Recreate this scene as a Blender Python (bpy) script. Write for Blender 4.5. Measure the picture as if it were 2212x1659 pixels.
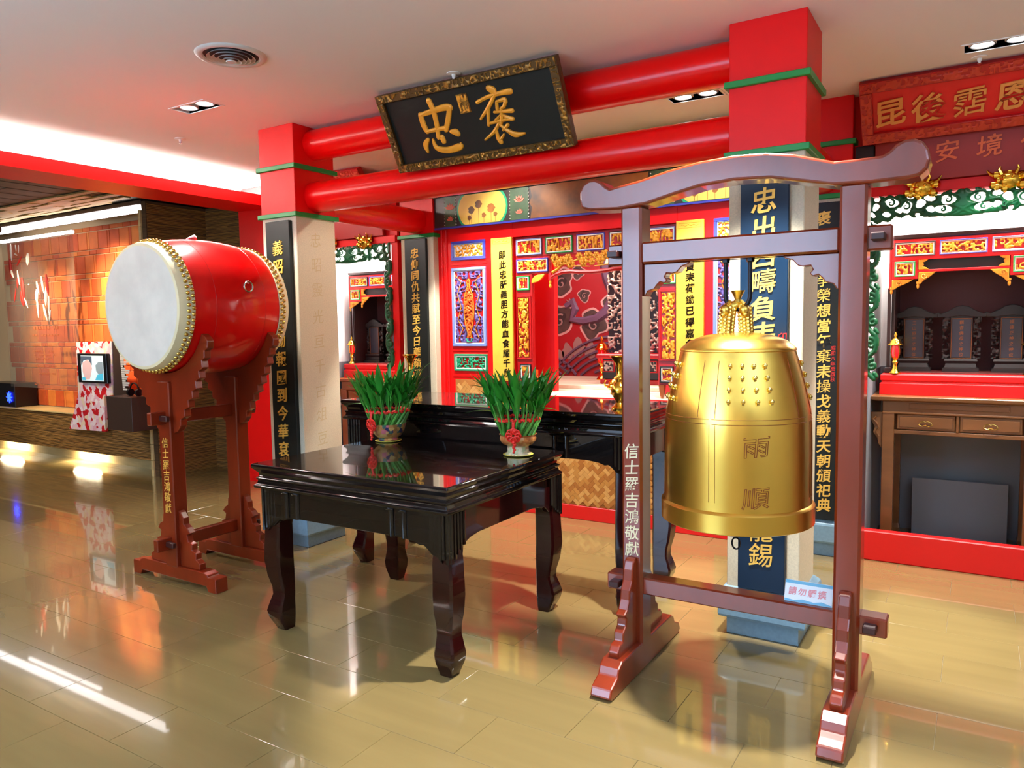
import bpy, math, random
import numpy as np
from math import sin, cos, pi, radians, sqrt, atan2
from mathutils import Matrix, Vector

for _o in list(bpy.data.objects):
    bpy.data.objects.remove(_o)
scene = bpy.context.scene
COL = scene.collection
rng = random.Random(7)

# ------------------------------------------------------------------ camera
cam_d = bpy.data.cameras.new('camera')
cam = bpy.data.objects.new('camera', cam_d)
COL.objects.link(cam)
FPX, YAW, PITCH, ROLL = 1621.686, radians(-31.919), radians(4.4765), radians(0.9312)
_fwd = Vector((sin(YAW)*cos(PITCH), cos(YAW)*cos(PITCH), -sin(PITCH)))
_r = Vector((cos(YAW), -sin(YAW), 0.0))
_d = _fwd.cross(_r)
_right = _r*cos(ROLL) + _d*sin(ROLL)
_down = _d*cos(ROLL) - _r*sin(ROLL)
_m = Matrix((_right, -_down, -_fwd)).transposed().to_4x4()
_m.translation = Vector((0, 0, 1.5))
cam.matrix_world = _m
cam_d.sensor_fit = 'HORIZONTAL'
cam_d.sensor_width = 36.0
cam_d.lens = FPX/2212.0*36.0
cam_d.clip_start = 0.05
cam_d.clip_end = 100
scene.camera = cam

# ------------------------------------------------------------------ view, world, light
vs = scene.view_settings
scene.display_settings.display_device = 'sRGB'
vs.view_transform = 'Standard'
vs.look = 'None'
vs.gamma = 1.0
vs.exposure = 0.35
vs.use_curve_mapping = False

world = bpy.data.worlds.new('world')
scene.world = world
world.use_nodes = True
bg = world.node_tree.nodes['Background']
bg.inputs[0].default_value = (0.55, 0.72, 1.0, 1)
bg.inputs[1].default_value = 0.55


def area(name, loc, rot, sx, sy, power, color=(1, 1, 1), spread=180):
    d = bpy.data.lights.new(name, 'AREA')
    d.shape = 'RECTANGLE'
    d.size, d.size_y, d.energy, d.color = sx, sy, power, color
    d.spread = radians(spread)
    o = bpy.data.objects.new(name, d)
    COL.objects.link(o)
    o.location = loc
    o.rotation_euler = rot
    return o


def spot(name, loc, target, power, color=(1, 0.95, 0.88), angle=80, blend=0.5, r=0.04):
    d = bpy.data.lights.new(name, 'SPOT')
    d.energy, d.color = power, color
    d.spot_size, d.spot_blend, d.shadow_soft_size = radians(angle), blend, r
    o = bpy.data.objects.new(name, d)
    COL.objects.link(o)
    o.location = loc
    o.rotation_euler = (Vector(target)-Vector(loc)).to_track_quat('-Z', 'Y').to_euler()
    return o


WARM = (1.0, 0.90, 0.76)
NEUT = (1.0, 0.96, 0.90)
COOL = (0.44, 0.68, 1.0)
# daylight through the tall glass front behind the camera
area('window_daylight', (-3.1, -3.45, 1.85), (radians(90), 0, 0), 3.4, 1.8, 150, COOL)
# ceiling downlights, visible ones, the rest of their grid and one added to light the drum's front
for nm, x, y, p, ang, ty in (('downlight', -4.07, 2.965, 120, 84, 0), ('downlight', -0.83, 2.98, 540, 66, 0), ('downlight', -1.48, 4.46, 225, 76, .45),
                             ('downlight', 0.06, 4.54, 170, 76, .2), ('downlight', -3.25, 4.46, 225, 76, .45),
                             ('downlight', -3.9, 1.1, 24, 80, 0), ('downlight', -2.45, 0.3, 14, 90, 0), ('downlight', -0.4, 0.2, 30, 80, 0), ('downlight', 1.9, 2.9, 60, 90, 0)):
    spot(nm, (x, y, 2.80), (x, y+ty, 0), p, NEUT, ang, 0.25, 0.05)
# the second lamp of each twin fitting, turned to the carved partition
spot('downlight', (-1.40, 4.50, 2.80), (-1.75, 5.15, 1.7), 40, NEUT, 92, 0.6, 0.05)
spot('downlight', (-3.17, 4.50, 2.80), (-3.05, 5.15, 1.7), 40, NEUT, 92, 0.6, 0.05)
spot('downlight', (-2.30, 4.40, 2.80), (-3.87, 3.72, 1.2), 60, WARM, 60, 0.6, 0.05)  # added spot with no fitting, brightens the front pillar
# added spots that brighten the unseen wall for the bell's reflections
for x in (-5.5, -0.2, 1.8):
    spot('wall_fill_spot', (x, -2.3, 2.75), (x, -3.55, 1.2), 130, WARM, 100, 0.8, 0.08)
# added fill panels, unseen behind and beside the camera, that brighten the ceiling
area('ceiling_fill', (-2.6, -1.6, 1.35), (pi, 0, 0), 1.2, 1.2, 150, (0.48, 0.70, 1.0), 150)
area('ceiling_fill', (1.6, 0.4, 1.35), (pi, 0, 0), 1.2, 1.2, 125, (0.48, 0.70, 1.0), 150)
# cove strip over the red beam
area('cove_strip', (-5.88, 1.4, 2.675), (0, pi, 0), 0.24, 7.6, 420, (1, 0.97, 0.90))
# inside the two side altars, the shrine room, the exhibition room
for x in (-4.90, -0.10):
    area('niche_strip', (x, 5.45, 2.31), (radians(-14), 0, 0), 0.85, 0.12, 42, (1, 0.97, 0.93))
    area('niche_strip', (x, 5.86, 2.42), (0, 0, 0), 0.85, 0.12, 16, (1, 0.97, 0.93))
area('shrine_fill', (-2.475, 5.29, 2.56), (0, 0, 0), 1.7, 0.08, 16, (1, 0.95, 0.90))  # added fill that brightens the red inner wall
area('shrine_fill', (-2.45, 5.75, 2.45), (radians(20), 0, 0), 1.8, 0.15, 40, (1, 0.93, 0.85))  # added fill inside the shrine room
spot('track_light', (-8.3, 3.6, 2.65), (-8.1, 4.82, 1.75), 340, (1, 0.80, 0.50), 62, 0.9, 0.05)
spot('track_light', (-9.6, 3.6, 2.65), (-9.4, 4.82, 1.5), 240, (1, 0.80, 0.50), 62, 0.9, 0.05)
area('bench_underlight', (-8.75, 4.70, 0.13), (0, 0, 0), 0.5, 0.06, 16, (1, 0.85, 0.58))
area('bench_underlight', (-10.5, 4.70, 0.13), (0, 0, 0), 0.5, 0.06, 12, (1, 0.85, 0.58))
area('room_light', (-8.6, 2.3, 2.72), (0, 0, 0), 1.5, 1.0, 50, WARM)

# ------------------------------------------------------------------ materials
def L(v):
    v /= 255.0
    return v/12.92 if v <= 0.04045 else ((v+0.055)/1.055)**2.4


def C(r, g, b):
    return (L(r), L(g), L(b), 1.0)


MATS = {}


def mat(name, col, rough=0.5, metal=0.0, coat=0.0, var=0.0, scale=(6, 6, 6), bump=0.0, bscale=None, emit=0.0, col2=None, trans=0.0, spec=0.5, detail=4.0, crough=0.05):
    m = bpy.data.materials.new(name)
    m.use_nodes = True
    nt = m.node_tree
    b = nt.nodes['Principled BSDF']
    c = C(*col)
    b.inputs['Base Color'].default_value = c
    b.inputs['Roughness'].default_value = rough
    b.inputs['Metallic'].default_value = metal
    b.inputs['Specular IOR Level'].default_value = spec
    b.inputs['Coat Weight'].default_value = coat
    b.inputs['Coat Roughness'].default_value = crough
    b.inputs['Transmission Weight'].default_value = trans
    if emit:
        b.inputs['Emission Color'].default_value = c
        b.inputs['Emission Strength'].default_value = emit
    if var or bump:
        tc = nt.nodes.new('ShaderNodeTexCoord')
        mp = nt.nodes.new('ShaderNodeMapping')
        mp.inputs['Scale'].default_value = scale
        nt.links.new(tc.outputs['Object'], mp.inputs[0])
        oi = nt.nodes.new('ShaderNodeObjectInfo')
        cm = nt.nodes.new('ShaderNodeVectorMath')
        cm.operation = 'MULTIPLY_ADD'
        cx = nt.nodes.new('ShaderNodeCombineXYZ')
        nt.links.new(oi.outputs['Random'], cx.inputs[0])
        nt.links.new(oi.outputs['Random'], cx.inputs[1])
        cm.inputs[1].default_value = (37.0, 91.0, 13.0)
        nt.links.new(cx.outputs[0], cm.inputs[0])
        nt.links.new(mp.outputs[0], cm.inputs[2])
        nz = nt.nodes.new('ShaderNodeTexNoise')
        nz.inputs['Scale'].default_value = 1.0
        nz.inputs['Detail'].default_value = detail
        nt.links.new(cm.outputs[0], nz.inputs['Vector'])
        if var:
            rp = nt.nodes.new('ShaderNodeValToRGB')
            rp.color_ramp.elements[0].position = 0.32
            rp.color_ramp.elements[1].position = 0.68
            k = 1.0-var
            rp.color_ramp.elements[0].color = (c[0]*k, c[1]*k, c[2]*k, 1) if col2 is None else C(*col2)
            rp.color_ramp.elements[1].color = (min(1, c[0]*(1+var*.6)), min(1, c[1]*(1+var*.6)), min(1, c[2]*(1+var*.6)), 1) if col2 is None else c
            nt.links.new(nz.outputs['Fac'], rp.inputs[0])
            nt.links.new(rp.outputs[0], b.inputs['Base Color'])
        if bump:
            bp = nt.nodes.new('ShaderNodeBump')
            bp.inputs['Strength'].default_value = bump
            bp.inputs['Distance'].default_value = 0.01
            nt.links.new(nz.outputs['Fac'], bp.inputs['Height'])
            nt.links.new(bp.outputs[0], b.inputs['Normal'])
    MATS[name] = m
    return m


M_red = mat('red_wall_paint', (232, 8, 10), 0.42, spec=.3, var=0.06, scale=(3, 3, 3))
M_redg = mat('red_gloss_paint', (236, 6, 8), 0.30, coat=0.22, crough=0.12, spec=.25)
M_redd = mat('deep_red_lacquer', (176, 14, 16), 0.35)
M_redb = mat('red_altar_paint', (225, 14, 16), 0.42)
M_green = mat('green_trim_paint', (6, 140, 58), 0.4)
M_fret = mat('green_carving_paint', (0, 84, 44), 0.4, var=0.2, scale=(8, 8, 8))
M_stone = mat('cream_granite', (216, 204, 176), 0.6, var=0.10, scale=(160, 160, 160), detail=2)
M_base = mat('grey_base_stone', (122, 156, 176), 0.45, var=0.08, scale=(60, 60, 60))
M_ceil = mat('ceiling_paint', (240, 236, 236), 0.8)
M_white = mat('white_plaster', (240, 238, 236), 0.7)
M_grey = mat('grey_dado_paint', (128, 132, 138), 0.6)
M_floor = mat('glazed_floor_tile', (134, 115, 72), 0.13, coat=.75, var=0.07, scale=(1.0, 11, 5), spec=.35, crough=0.03, detail=5)
M_grout = mat('tile_grout', (150, 136, 104), 0.7)
M_black = mat('black_lacquer', (12, 7, 7), 0.3, coat=1.0, crough=0.03, spec=0.05)
M_lac = mat('black_red_lacquer', (34, 5, 6), 0.3, coat=0.9, crough=0.05, spec=0.05)
M_wood = mat('bell_stand_varnished_wood', (132, 42, 13), 0.30, coat=0.8, var=0.28, scale=(5, 5, 1.6), crough=0.10)
M_woodd = mat('dark_wedge_wood', (58, 22, 20), 0.4)
M_dwood = mat('drum_stand_wood', (124, 38, 12), 0.32, coat=0.5, spec=.3, var=0.25, scale=(5, 5, 1.5), crough=0.15)
M_drum = mat('drum_red_lacquer', (216, 6, 8), 0.30, spec=.25, coat=0.5, var=0.05, scale=(3, 3, 3), crough=0.07)
M_hide = mat('drum_hide', (226, 222, 208), 0.6, var=0.10, scale=(7, 7, 7))
M_hider = mat('drum_hide_rim', (232, 220, 176), 0.55, var=0.08, scale=(9, 9, 9))
M_brass = mat('brass_nail', (206, 170, 84), 0.25, 1.0)
M_steel = mat('steel', (190, 190, 190), 0.25, 1.0)
M_iron = mat('black_iron', (22, 26, 34), 0.35, 0.6)
M_bell = mat('polished_bell_brass', (248, 206, 96), 0.28, 1.0, var=0.08, scale=(3, 3, 1), bump=0.02)
M_bells = mat('bell_stud_brass', (246, 220, 130), 0.22, 1.0)
M_engr = mat('engraved_line', (150, 70, 20), 0.5, 0.2)
M_gold = mat('gold_leaf', (230, 152, 38), 0.42, 0.25, var=0.18, scale=(40, 40, 40))
M_goldp = mat('polished_gold', (240, 188, 70), 0.16, 1.0)
M_letter = mat('gilded_lettering', (238, 190, 84), 0.4, 0.25)
M_letterw = mat('pale_gilt_lettering', (250, 240, 200), 0.45, 0.1)
M_plate = mat('black_plaque_lacquer', (20, 24, 22), 0.4, spec=.3)
M_plateb = mat('blue_black_plaque_lacquer', (8, 34, 58), 0.35, spec=.25)
M_ink = mat('black_ink', (22, 12, 6), 0.8, spec=.05)
M_yellow = mat('yellow_board', (226, 186, 58), 0.6, var=0.08, scale=(14, 14, 14))
M_yellowr = mat('yellow_board_relief', (210, 166, 44), 0.5)
M_seal = mat('red_seal_ink', (186, 36, 30), 0.6)
M_blue = mat('blue_frame_paint', (58, 62, 160), 0.35)
M_bluel = mat('pale_blue_frame_paint', (120, 140, 196), 0.4)
M_purple = mat('purple_carving_paint', (92, 76, 140), 0.45, var=0.2, scale=(30, 30, 30))
M_orange = mat('orange_carving_paint', (232, 96, 26), 0.45, var=0.2, scale=(50, 50, 50))
M_wht = mat('white_frame_paint', (232, 226, 218), 0.45)
M_greenc = mat('jade_carving_paint', (24, 150, 104), 0.4)
M_pink = mat('pink_lotus_paint', (226, 120, 96), 0.5)
M_frieze = mat('painted_frieze_dark', (52, 44, 40), 0.4, var=0.3, scale=(9, 9, 9))
M_fyel = mat('frieze_yellow', (222, 184, 84), 0.45, var=0.14, scale=(6, 6, 6))
M_fbrn = mat('frieze_landscape', (170, 104, 40), 0.45, var=0.7, scale=(4, 4, 4), col2=(70, 44, 26))
M_fgrn = mat('frieze_green', (58, 84, 56), 0.45, var=0.25, scale=(20, 20, 20))
M_brick = [mat('orange_brick', (222, 112, 48), 0.7, var=0.12, scale=(9, 9, 9)), mat('red_orange_brick', (206, 88, 38), 0.7, var=0.12, scale=(9, 9, 9)),
           mat('amber_brick', (226, 128, 54), 0.7, var=0.12, scale=(9, 9, 9))]
M_mortar = mat('brick_mortar', (226, 196, 150), 0.8)
M_reed = mat('dry_reed', (150, 108, 50), 0.7, var=0.45, scale=(3, 3, 60))
M_reedd = mat('dark_dry_reed', (88, 62, 36), 0.7, var=0.4, scale=(3, 3, 60))
M_bamboo = mat('pale_bamboo', (212, 186, 128), 0.5, var=0.15, scale=(4, 4, 20))
M_weave = [mat('woven_bamboo_tan', (196, 138, 66), 0.55, var=0.1, scale=(20, 20, 20)), mat('woven_bamboo_brown', (176, 112, 48), 0.55, var=0.1, scale=(20, 20, 20)),
           mat('woven_bamboo_pale', (214, 162, 92), 0.55, var=0.1, scale=(20, 20, 20))]
M_grwood = mat('grey_ceiling_board', (96, 90, 82), 0.7, var=0.25, scale=(14, 1.2, 5))
M_dwall = mat('hall_wall_paint', (196, 182, 166), 0.7)
M_led = mat('led_diffuser', (255, 250, 250), 0.5, emit=5.0)
M_lamp = mat('lamp_lens', (245, 250, 255), 0.4, emit=14.0)
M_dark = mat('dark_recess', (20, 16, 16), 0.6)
M_alum = mat('vent_aluminium', (214, 214, 212), 0.4, 0.1)
M_brown = mat('kiosk_brown', (62, 42, 34), 0.5)
M_altar = mat('altar_table_wood', (128, 82, 44), 0.3, coat=0.3, var=0.25, scale=(2, 8, 8), crough=0.15)
M_altarr = mat('altar_table_red_wood', (150, 78, 36), 0.3, coat=0.3, var=0.25, scale=(2, 8, 8), crough=0.15)
M_cabin = mat('cabinet_interior_lacquer', (84, 32, 28), 0.6)
M_cabe = mat('cabinet_dark_wood', (44, 22, 20), 0.35)
M_tab = mat('spirit_tablet_dark_wood', (28, 20, 18), 0.5)
M_tgold = mat('tarnished_gilt', (150, 92, 48), 0.5, 0.3)
M_tabp = mat('spirit_tablet_panel', (52, 52, 62), 0.3)
M_silver = mat('silvered_carving', (176, 156, 142), 0.45, 0.2)
M_ruby = mat('ruby_glass_lit', (240, 10, 30), 0.2, coat=0.6, emit=0.28)
M_leaf = mat('bamboo_leaf', (40, 132, 34), 0.42, var=0.25, scale=(10, 10, 10))
M_stalk = mat('bamboo_stalk', (84, 156, 62), 0.35, var=0.25, scale=(5, 5, 12))
M_cord = mat('red_silk_cord', (236, 44, 30), 0.55)
M_saucer = mat('yellow_saucer', (222, 206, 90), 0.4)
M_counter = mat('beige_stone_shelf', (212, 196, 172), 0.4, var=0.05, scale=(20, 20, 20))
M_mural = mat('mural_red', (140, 16, 26), 0.5, var=0.12, scale=(2, 2, 2))
M_murc = mat('mural_cloud_pale', (176, 132, 130), 0.6, var=0.2, scale=(12, 12, 12))
M_murd = mat('mural_cloud_dark', (62, 46, 44), 0.6, var=0.4, scale=(14, 14, 14))
M_murk = mat('mural_cloud_core', (38, 28, 30), 0.6)
M_murl = mat('mural_curl', (132, 100, 98), 0.6)
M_murw = mat('mural_wave', (86, 60, 84), 0.6, var=0.3, scale=(8, 8, 8))
M_screen = mat('monitor_bezel', (16, 16, 20), 0.3)
M_paper = mat('white_sign_card', (236, 240, 246), 0.4)
M_skyb = mat('pale_blue_print', (110, 180, 214), 0.5)
M_redpr = mat('faded_red_print', (232, 150, 156), 0.6)
M_bluel2 = mat('blue_led', (20, 40, 255), 0.4, emit=12.0)


def glass_mat(name, tint, mix):
    m = bpy.data.materials.new(name)
    m.use_nodes = True
    nt = m.node_tree
    out = nt.nodes['Material Output']
    g = nt.nodes.new('ShaderNodeBsdfGlossy')
    g.inputs['Roughness'].default_value = 0.05
    t = nt.nodes.new('ShaderNodeBsdfTransparent')
    t.inputs[0].default_value = (tint[0], tint[1], tint[2], 1)
    d = nt.nodes.new('ShaderNodeBsdfDiffuse')
    d.inputs[0].default_value = (0.75, 0.74, 0.72, 1)
    m1 = nt.nodes.new('ShaderNodeMixShader')
    m1.inputs[0].default_value = mix
    nt.links.new(t.outputs[0], m1.inputs[1])
    nt.links.new(d.outputs[0], m1.inputs[2])
    m2 = nt.nodes.new('ShaderNodeMixShader')
    m2.inputs[0].default_value = 0.06
    nt.links.new(m1.outputs[0], m2.inputs[1])
    nt.links.new(g.outputs[0], m2.inputs[2])
    nt.links.new(m2.outputs[0], out.inputs[0])
    return m


M_glass = glass_mat('frosted_glass_panel', (0.94, 0.93, 0.91), 0.045)


def voronoi_mat(name, cols, scale, rough=0.4, coat=0.3):
    """a printed floral pattern: patches of the given colours"""
    m = bpy.data.materials.new(name)
    m.use_nodes = True
    nt = m.node_tree
    b = nt.nodes['Principled BSDF']
    b.inputs['Roughness'].default_value = rough
    b.inputs['Coat Weight'].default_value = coat
    tc = nt.nodes.new('ShaderNodeTexCoord')
    nz = nt.nodes.new('ShaderNodeTexNoise')
    nz.inputs['Scale'].default_value = scale*0.8
    nz.inputs['Detail'].default_value = 3
    va = nt.nodes.new('ShaderNodeVectorMath')
    va.operation = 'MULTIPLY_ADD'
    va.inputs[1].default_value = (1.2/scale,)*3
    nt.links.new(nz.outputs['Color'], va.inputs[0])
    nt.links.new(tc.outputs['Object'], va.inputs[2])
    vo = nt.nodes.new('ShaderNodeTexVoronoi')
    vo.inputs['Scale'].default_value = scale
    nt.links.new(tc.outputs['Object'], nz.inputs['Vector'])
    nt.links.new(va.outputs[0], vo.inputs['Vector'])
    sp = nt.nodes.new('ShaderNodeSeparateColor')
    nt.links.new(vo.outputs['Color'], sp.inputs[0])
    rp = nt.nodes.new('ShaderNodeValToRGB')
    rp.color_ramp.interpolation = 'CONSTANT'
    els = rp.color_ramp.elements
    while len(els) < len(cols):
        els.new(0.5)
    for i, c in enumerate(cols):
        els[i].position = i/len(cols)
        els[i].color = C(*c)
    nt.links.new(sp.outputs[0], rp.inputs[0])
    nt.links.new(rp.outputs[0], b.inputs['Base Color'])
    return m


M_floral = voronoi_mat('floral_print', [(214, 24, 36), (242, 196, 206), (250, 228, 230), (244, 206, 216), (206, 20, 34), (240, 184, 198), (248, 220, 190), (250, 236, 236)], 19, 0.5, 0)
M_nlet = mat('dull_gilt_lettering', (224, 142, 70), 0.4, 0.2)
M_nframe = mat('red_brown_carving', (196, 52, 26), 0.45)
M_bowl = voronoi_mat('enamelled_bowl', [(196, 140, 76), (150, 104, 52), (52, 48, 92), (206, 110, 120), (70, 104, 90), (204, 160, 96), (186, 130, 70)], 42)
M_bowl2 = voronoi_mat('painted_earthen_bowl', [(190, 116, 60), (176, 100, 48), (204, 136, 76), (214, 160, 96)], 55)
M_petal = voronoi_mat('painted_petal_foot', [(236, 222, 190), (206, 160, 120), (230, 210, 170), (196, 200, 150)], 60)

# ------------------------------------------------------------------ mesh building
ORG = {}


class MB:
    def __init__(s):
        s.V = []
        s.F = []

    def add(s, vs_, fs):
        n = len(s.V)
        s.V.extend(vs_)
        s.F.extend([tuple(i+n for i in f) for f in fs])
        return s

    def box(s, x0, x1, y0, y1, z0, z1):
        v = [(x, y, z) for z in (z0, z1) for y in (y0, y1) for x in (x0, x1)]
        return s.add(v, [(0, 2, 3, 1), (4, 5, 7, 6), (0, 1, 5, 4), (2, 6, 7, 3), (0, 4, 6, 2), (1, 3, 7, 5)])

    def cbox(s, x0, x1, y0, y1, z0, z1, c=0.004):
        """box with chamfered edges"""
        c = min(c, (x1-x0)*.3, (y1-y0)*.3, (z1-z0)*.3)
        X, Y, Z = (x0, x1), (y0, y1), (z0, z1)
        V, idx = [], {}
        for i in (0, 1):
            for j in (0, 1):
                for k in (0, 1):
                    sx, sy, sz = (c if i == 0 else -c), (c if j == 0 else -c), (c if k == 0 else -c)
                    for a, p in (('x', (X[i], Y[j]+sy, Z[k]+sz)), ('y', (X[i]+sx, Y[j], Z[k]+sz)), ('z', (X[i]+sx, Y[j]+sy, Z[k]))):
                        idx[(i, j, k, a)] = len(V)
                        V.append(p)
        F = []
        g = idx
        for i in (0, 1):
            F.append([g[(i, 0, 0, 'x')], g[(i, 1, 0, 'x')], g[(i, 1, 1, 'x')], g[(i, 0, 1, 'x')]][::1 if i else -1])
            F.append([g[(0, i, 0, 'y')], g[(1, i, 0, 'y')], g[(1, i, 1, 'y')], g[(0, i, 1, 'y')]][::-1 if i else 1])
            F.append([g[(0, 0, i, 'z')], g[(1, 0, i, 'z')], g[(1, 1, i, 'z')], g[(0, 1, i, 'z')]][::1 if i else -1])
        for i in (0, 1):
            for j in (0, 1):
                fl = 1 if i == j else -1
                F.append([g[(i, j, 0, 'x')], g[(i, j, 0, 'y')], g[(i, j, 1, 'y')], g[(i, j, 1, 'x')]][::fl])
                F.append([g[(i, 0, j, 'z')], g[(i, 0, j, 'x')], g[(i, 1, j, 'x')], g[(i, 1, j, 'z')]][::fl])
                F.append([g[(0, i, j, 'y')], g[(0, i, j, 'z')], g[(1, i, j, 'z')], g[(1, i, j, 'y')]][::fl])
        for i in (0, 1):
            for j in (0, 1):
                for k in (0, 1):
                    f = [g[(i, j, k, 'x')], g[(i, j, k, 'y')], g[(i, j, k, 'z')]]
                    F.append(f[::1 if (i+j+k) % 2 else -1])
        return s.add(V, F)

    def lathe(s, prof, n=32, c=(0, 0, 0), axis='Z', cap0=True, cap1=True):
        V = []
        for r, h in prof:
            for k in range(n):
                a = 2*pi*k/n
                if axis == 'Z':
                    V.append((c[0]+r*cos(a), c[1]+r*sin(a), c[2]+h))
                else:
                    V.append((c[0]+r*cos(a), c[1]+h, c[2]-r*sin(a)))
        F = []
        m = len(prof)
        for i in range(m-1):
            for k in range(n):
                k2 = (k+1) % n
                F.append((i*n+k, i*n+k2, (i+1)*n+k2, (i+1)*n+k))
        if cap0:
            F.append(tuple(range(n))[::-1])
        if cap1:
            F.append(tuple((m-1)*n+k for k in range(n)))
        return s.add(V, F)

    def tube(s, pts, r, n=8, flat=None, closed=False):
        P = [Vector(p) for p in pts]
        m = len(P)
        R = r if isinstance(r, (list, tuple)) else [r]*m
        up = None
        V = []
        for i, p in enumerate(P):
            a = P[(i-1) % m] if (closed or i > 0) else P[i]
            b_ = P[(i+1) % m] if (closed or i < m-1) else P[i]
            t = (b_-a).normalized()
            if up is None:
                up = Vector((0, 0, 1)) if abs(t.z) < 0.9 else Vector((1, 0, 0))
                if flat is not None:
                    up = Vector(flat)
            w = t.cross(up)
            if w.length < 1e-6:
                w = t.orthogonal()
            w.normalize()
            u = w.cross(t).normalized()
            if flat is None:
                up = u
            for k in range(n):
                q = 2*pi*k/n
                V.append(tuple(p + w*(R[i]*cos(q)) + u*(R[i]*sin(q)*(0.6 if flat is not None else 1))))
        F = []
        for i in range(m if closed else m-1):
            for k in range(n):
                k2 = (k+1) % n
                j = (i+1) % m
                F.append((i*n+k, i*n+k2, j*n+k2, j*n+k))
        if not closed:
            F.append(tuple(range(n))[::-1])
            F.append(tuple((m-1)*n+k for k in range(n)))
        return s.add(V, F)

    def prism(s, poly, d0, d1, plane='XZ'):
        """closed outline extruded along the third axis"""
        area_ = sum(poly[i][0]*poly[(i+1) % len(poly)][1]-poly[(i+1) % len(poly)][0]*poly[i][1] for i in range(len(poly)))
        if area_ < 0:
            poly = poly[::-1]
        n = len(poly)
        if plane == 'XZ':
            V = [(u, d0, v) for u, v in poly]+[(u, d1, v) for u, v in poly]
            f = False
        elif plane == 'YZ':
            V = [(d0, u, v) for u, v in poly]+[(d1, u, v) for u, v in poly]
            f = True
        else:
            V = [(u, v, d0) for u, v in poly]+[(u, v, d1) for u, v in poly]
            f = True
        F = [tuple(range(n)), tuple(range(2*n-1, n-1, -1))]
        F += [(i, n+i, n+(i+1) % n, (i+1) % n) for i in range(n)]
        if f:
            F = [q[::-1] for q in F]
        return s.add(V, F)

    def loft(s, rings, cap=True):
        n = len(rings[0])
        V = [p for r_ in rings for p in r_]
        F = []
        for i in range(len(rings)-1):
            for k in range(n):
                k2 = (k+1) % n
                F.append((i*n+k, i*n+k2, (i+1)*n+k2, (i+1)*n+k))
        if cap:
            F.append(tuple(range(n))[::-1])
            F.append(tuple((len(rings)-1)*n+k for k in range(n)))
        return s.add(V, F)

    def rect_loft(s, x0, x1, y0, y1, prof):
        """stacked rectangles: prof holds (outset, z)"""
        return s.loft([[(x0-o, y0-o, z), (x1+o, y0-o, z), (x1+o, y1+o, z), (x0-o, y1+o, z)] for o, z in prof])

    def ball(s, c, r, n=10, m=6, sx=1, sy=1, sz=1):
        V = [(c[0], c[1], c[2]-r*sz)]
        for i in range(1, m):
            t = -pi/2+pi*i/m
            for k in range(n):
                a = 2*pi*k/n
                V.append((c[0]+r*sx*cos(t)*cos(a), c[1]+r*sy*cos(t)*sin(a), c[2]+r*sz*sin(t)))
        V.append((c[0], c[1], c[2]+r*sz))
        F = []
        for k in range(n):
            F.append((0, 1+(k+1) % n, 1+k))
            F.append((len(V)-1, 1+(m-2)*n+k, 1+(m-2)*n+(k+1) % n))
        for i in range(m-2):
            for k in range(n):
                k2 = (k+1) % n
                F.append((1+i*n+k, 1+i*n+k2, 1+(i+1)*n+k2, 1+(i+1)*n+k))
        return s.add(V, F)

    def xf(s, fn, start=0):
        s.V[start:] = [tuple(fn(*v)) for v in s.V[start:]]
        return s

    def build(s, name, m, parent=None, smooth=False, bev=0.0, kind=None, label=None, seg=2):
        o3 = ORG.get(parent.name, (0, 0, 0)) if parent else (0, 0, 0)
        me = bpy.data.meshes.new(name)
        me.from_pydata([(x-o3[0], y-o3[1], z-o3[2]) for x, y, z in s.V], [], s.F)
        if smooth:
            me.polygons.foreach_set('use_smooth', [True]*len(me.polygons))
            try:
                me.set_sharp_from_angle(angle=radians(40))
            except Exception:
                pass
        me.materials.append(m)
        me.update()
        o = bpy.data.objects.new(name, me)
        COL.objects.link(o)
        if parent:
            o.parent = parent
            ORG[o.name] = o3
        if bev:
            b = o.modifiers.new('bevel', 'BEVEL')
            b.width, b.segments, b.limit_method, b.angle_limit = bev, seg, 'ANGLE', radians(35)
        if kind:
            o['kind'] = kind
        if label:
            o['label'] = label
        return o


def tag(o, label, cat, group=None, kind=None):
    o['label'] = label
    o['category'] = cat
    if group:
        o['group'] = group
    if kind:
        o['kind'] = kind
    return o


def thing(name, label, cat, loc, group=None, kind=None):
    o = bpy.data.objects.new(name, None)
    o.empty_display_size = 0.05
    COL.objects.link(o)
    o.location = loc
    ORG[o.name] = tuple(loc)
    return tag(o, label, cat, group, kind)


def inst(name, mesh, parent, loc, rot=(0, 0, 0), scale=(1, 1, 1)):
    """a part sharing mesh data; loc in world coordinates"""
    o = bpy.data.objects.new(name, mesh)
    COL.objects.link(o)
    o3 = ORG.get(parent.name, (0, 0, 0)) if parent else (0, 0, 0)
    o.location = (loc[0]-o3[0], loc[1]-o3[1], loc[2]-o3[2])
    o.rotation_euler = rot
    o.scale = scale
    if parent:
        o.parent = parent
        ORG[o.name] = o3
    return o


def mesh_of(mb, m, smooth=False, name='piece'):
    me = bpy.data.meshes.new(name)
    me.from_pydata(mb.V, [], mb.F)
    if smooth:
        me.polygons.foreach_set('use_smooth', [True]*len(me.polygons))
        me.set_sharp_from_angle(angle=radians(40))
    me.materials.append(m)
    me.update()
    return me


# ------------------------------------------------------------------ lettering
GLYPH = {}


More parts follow.
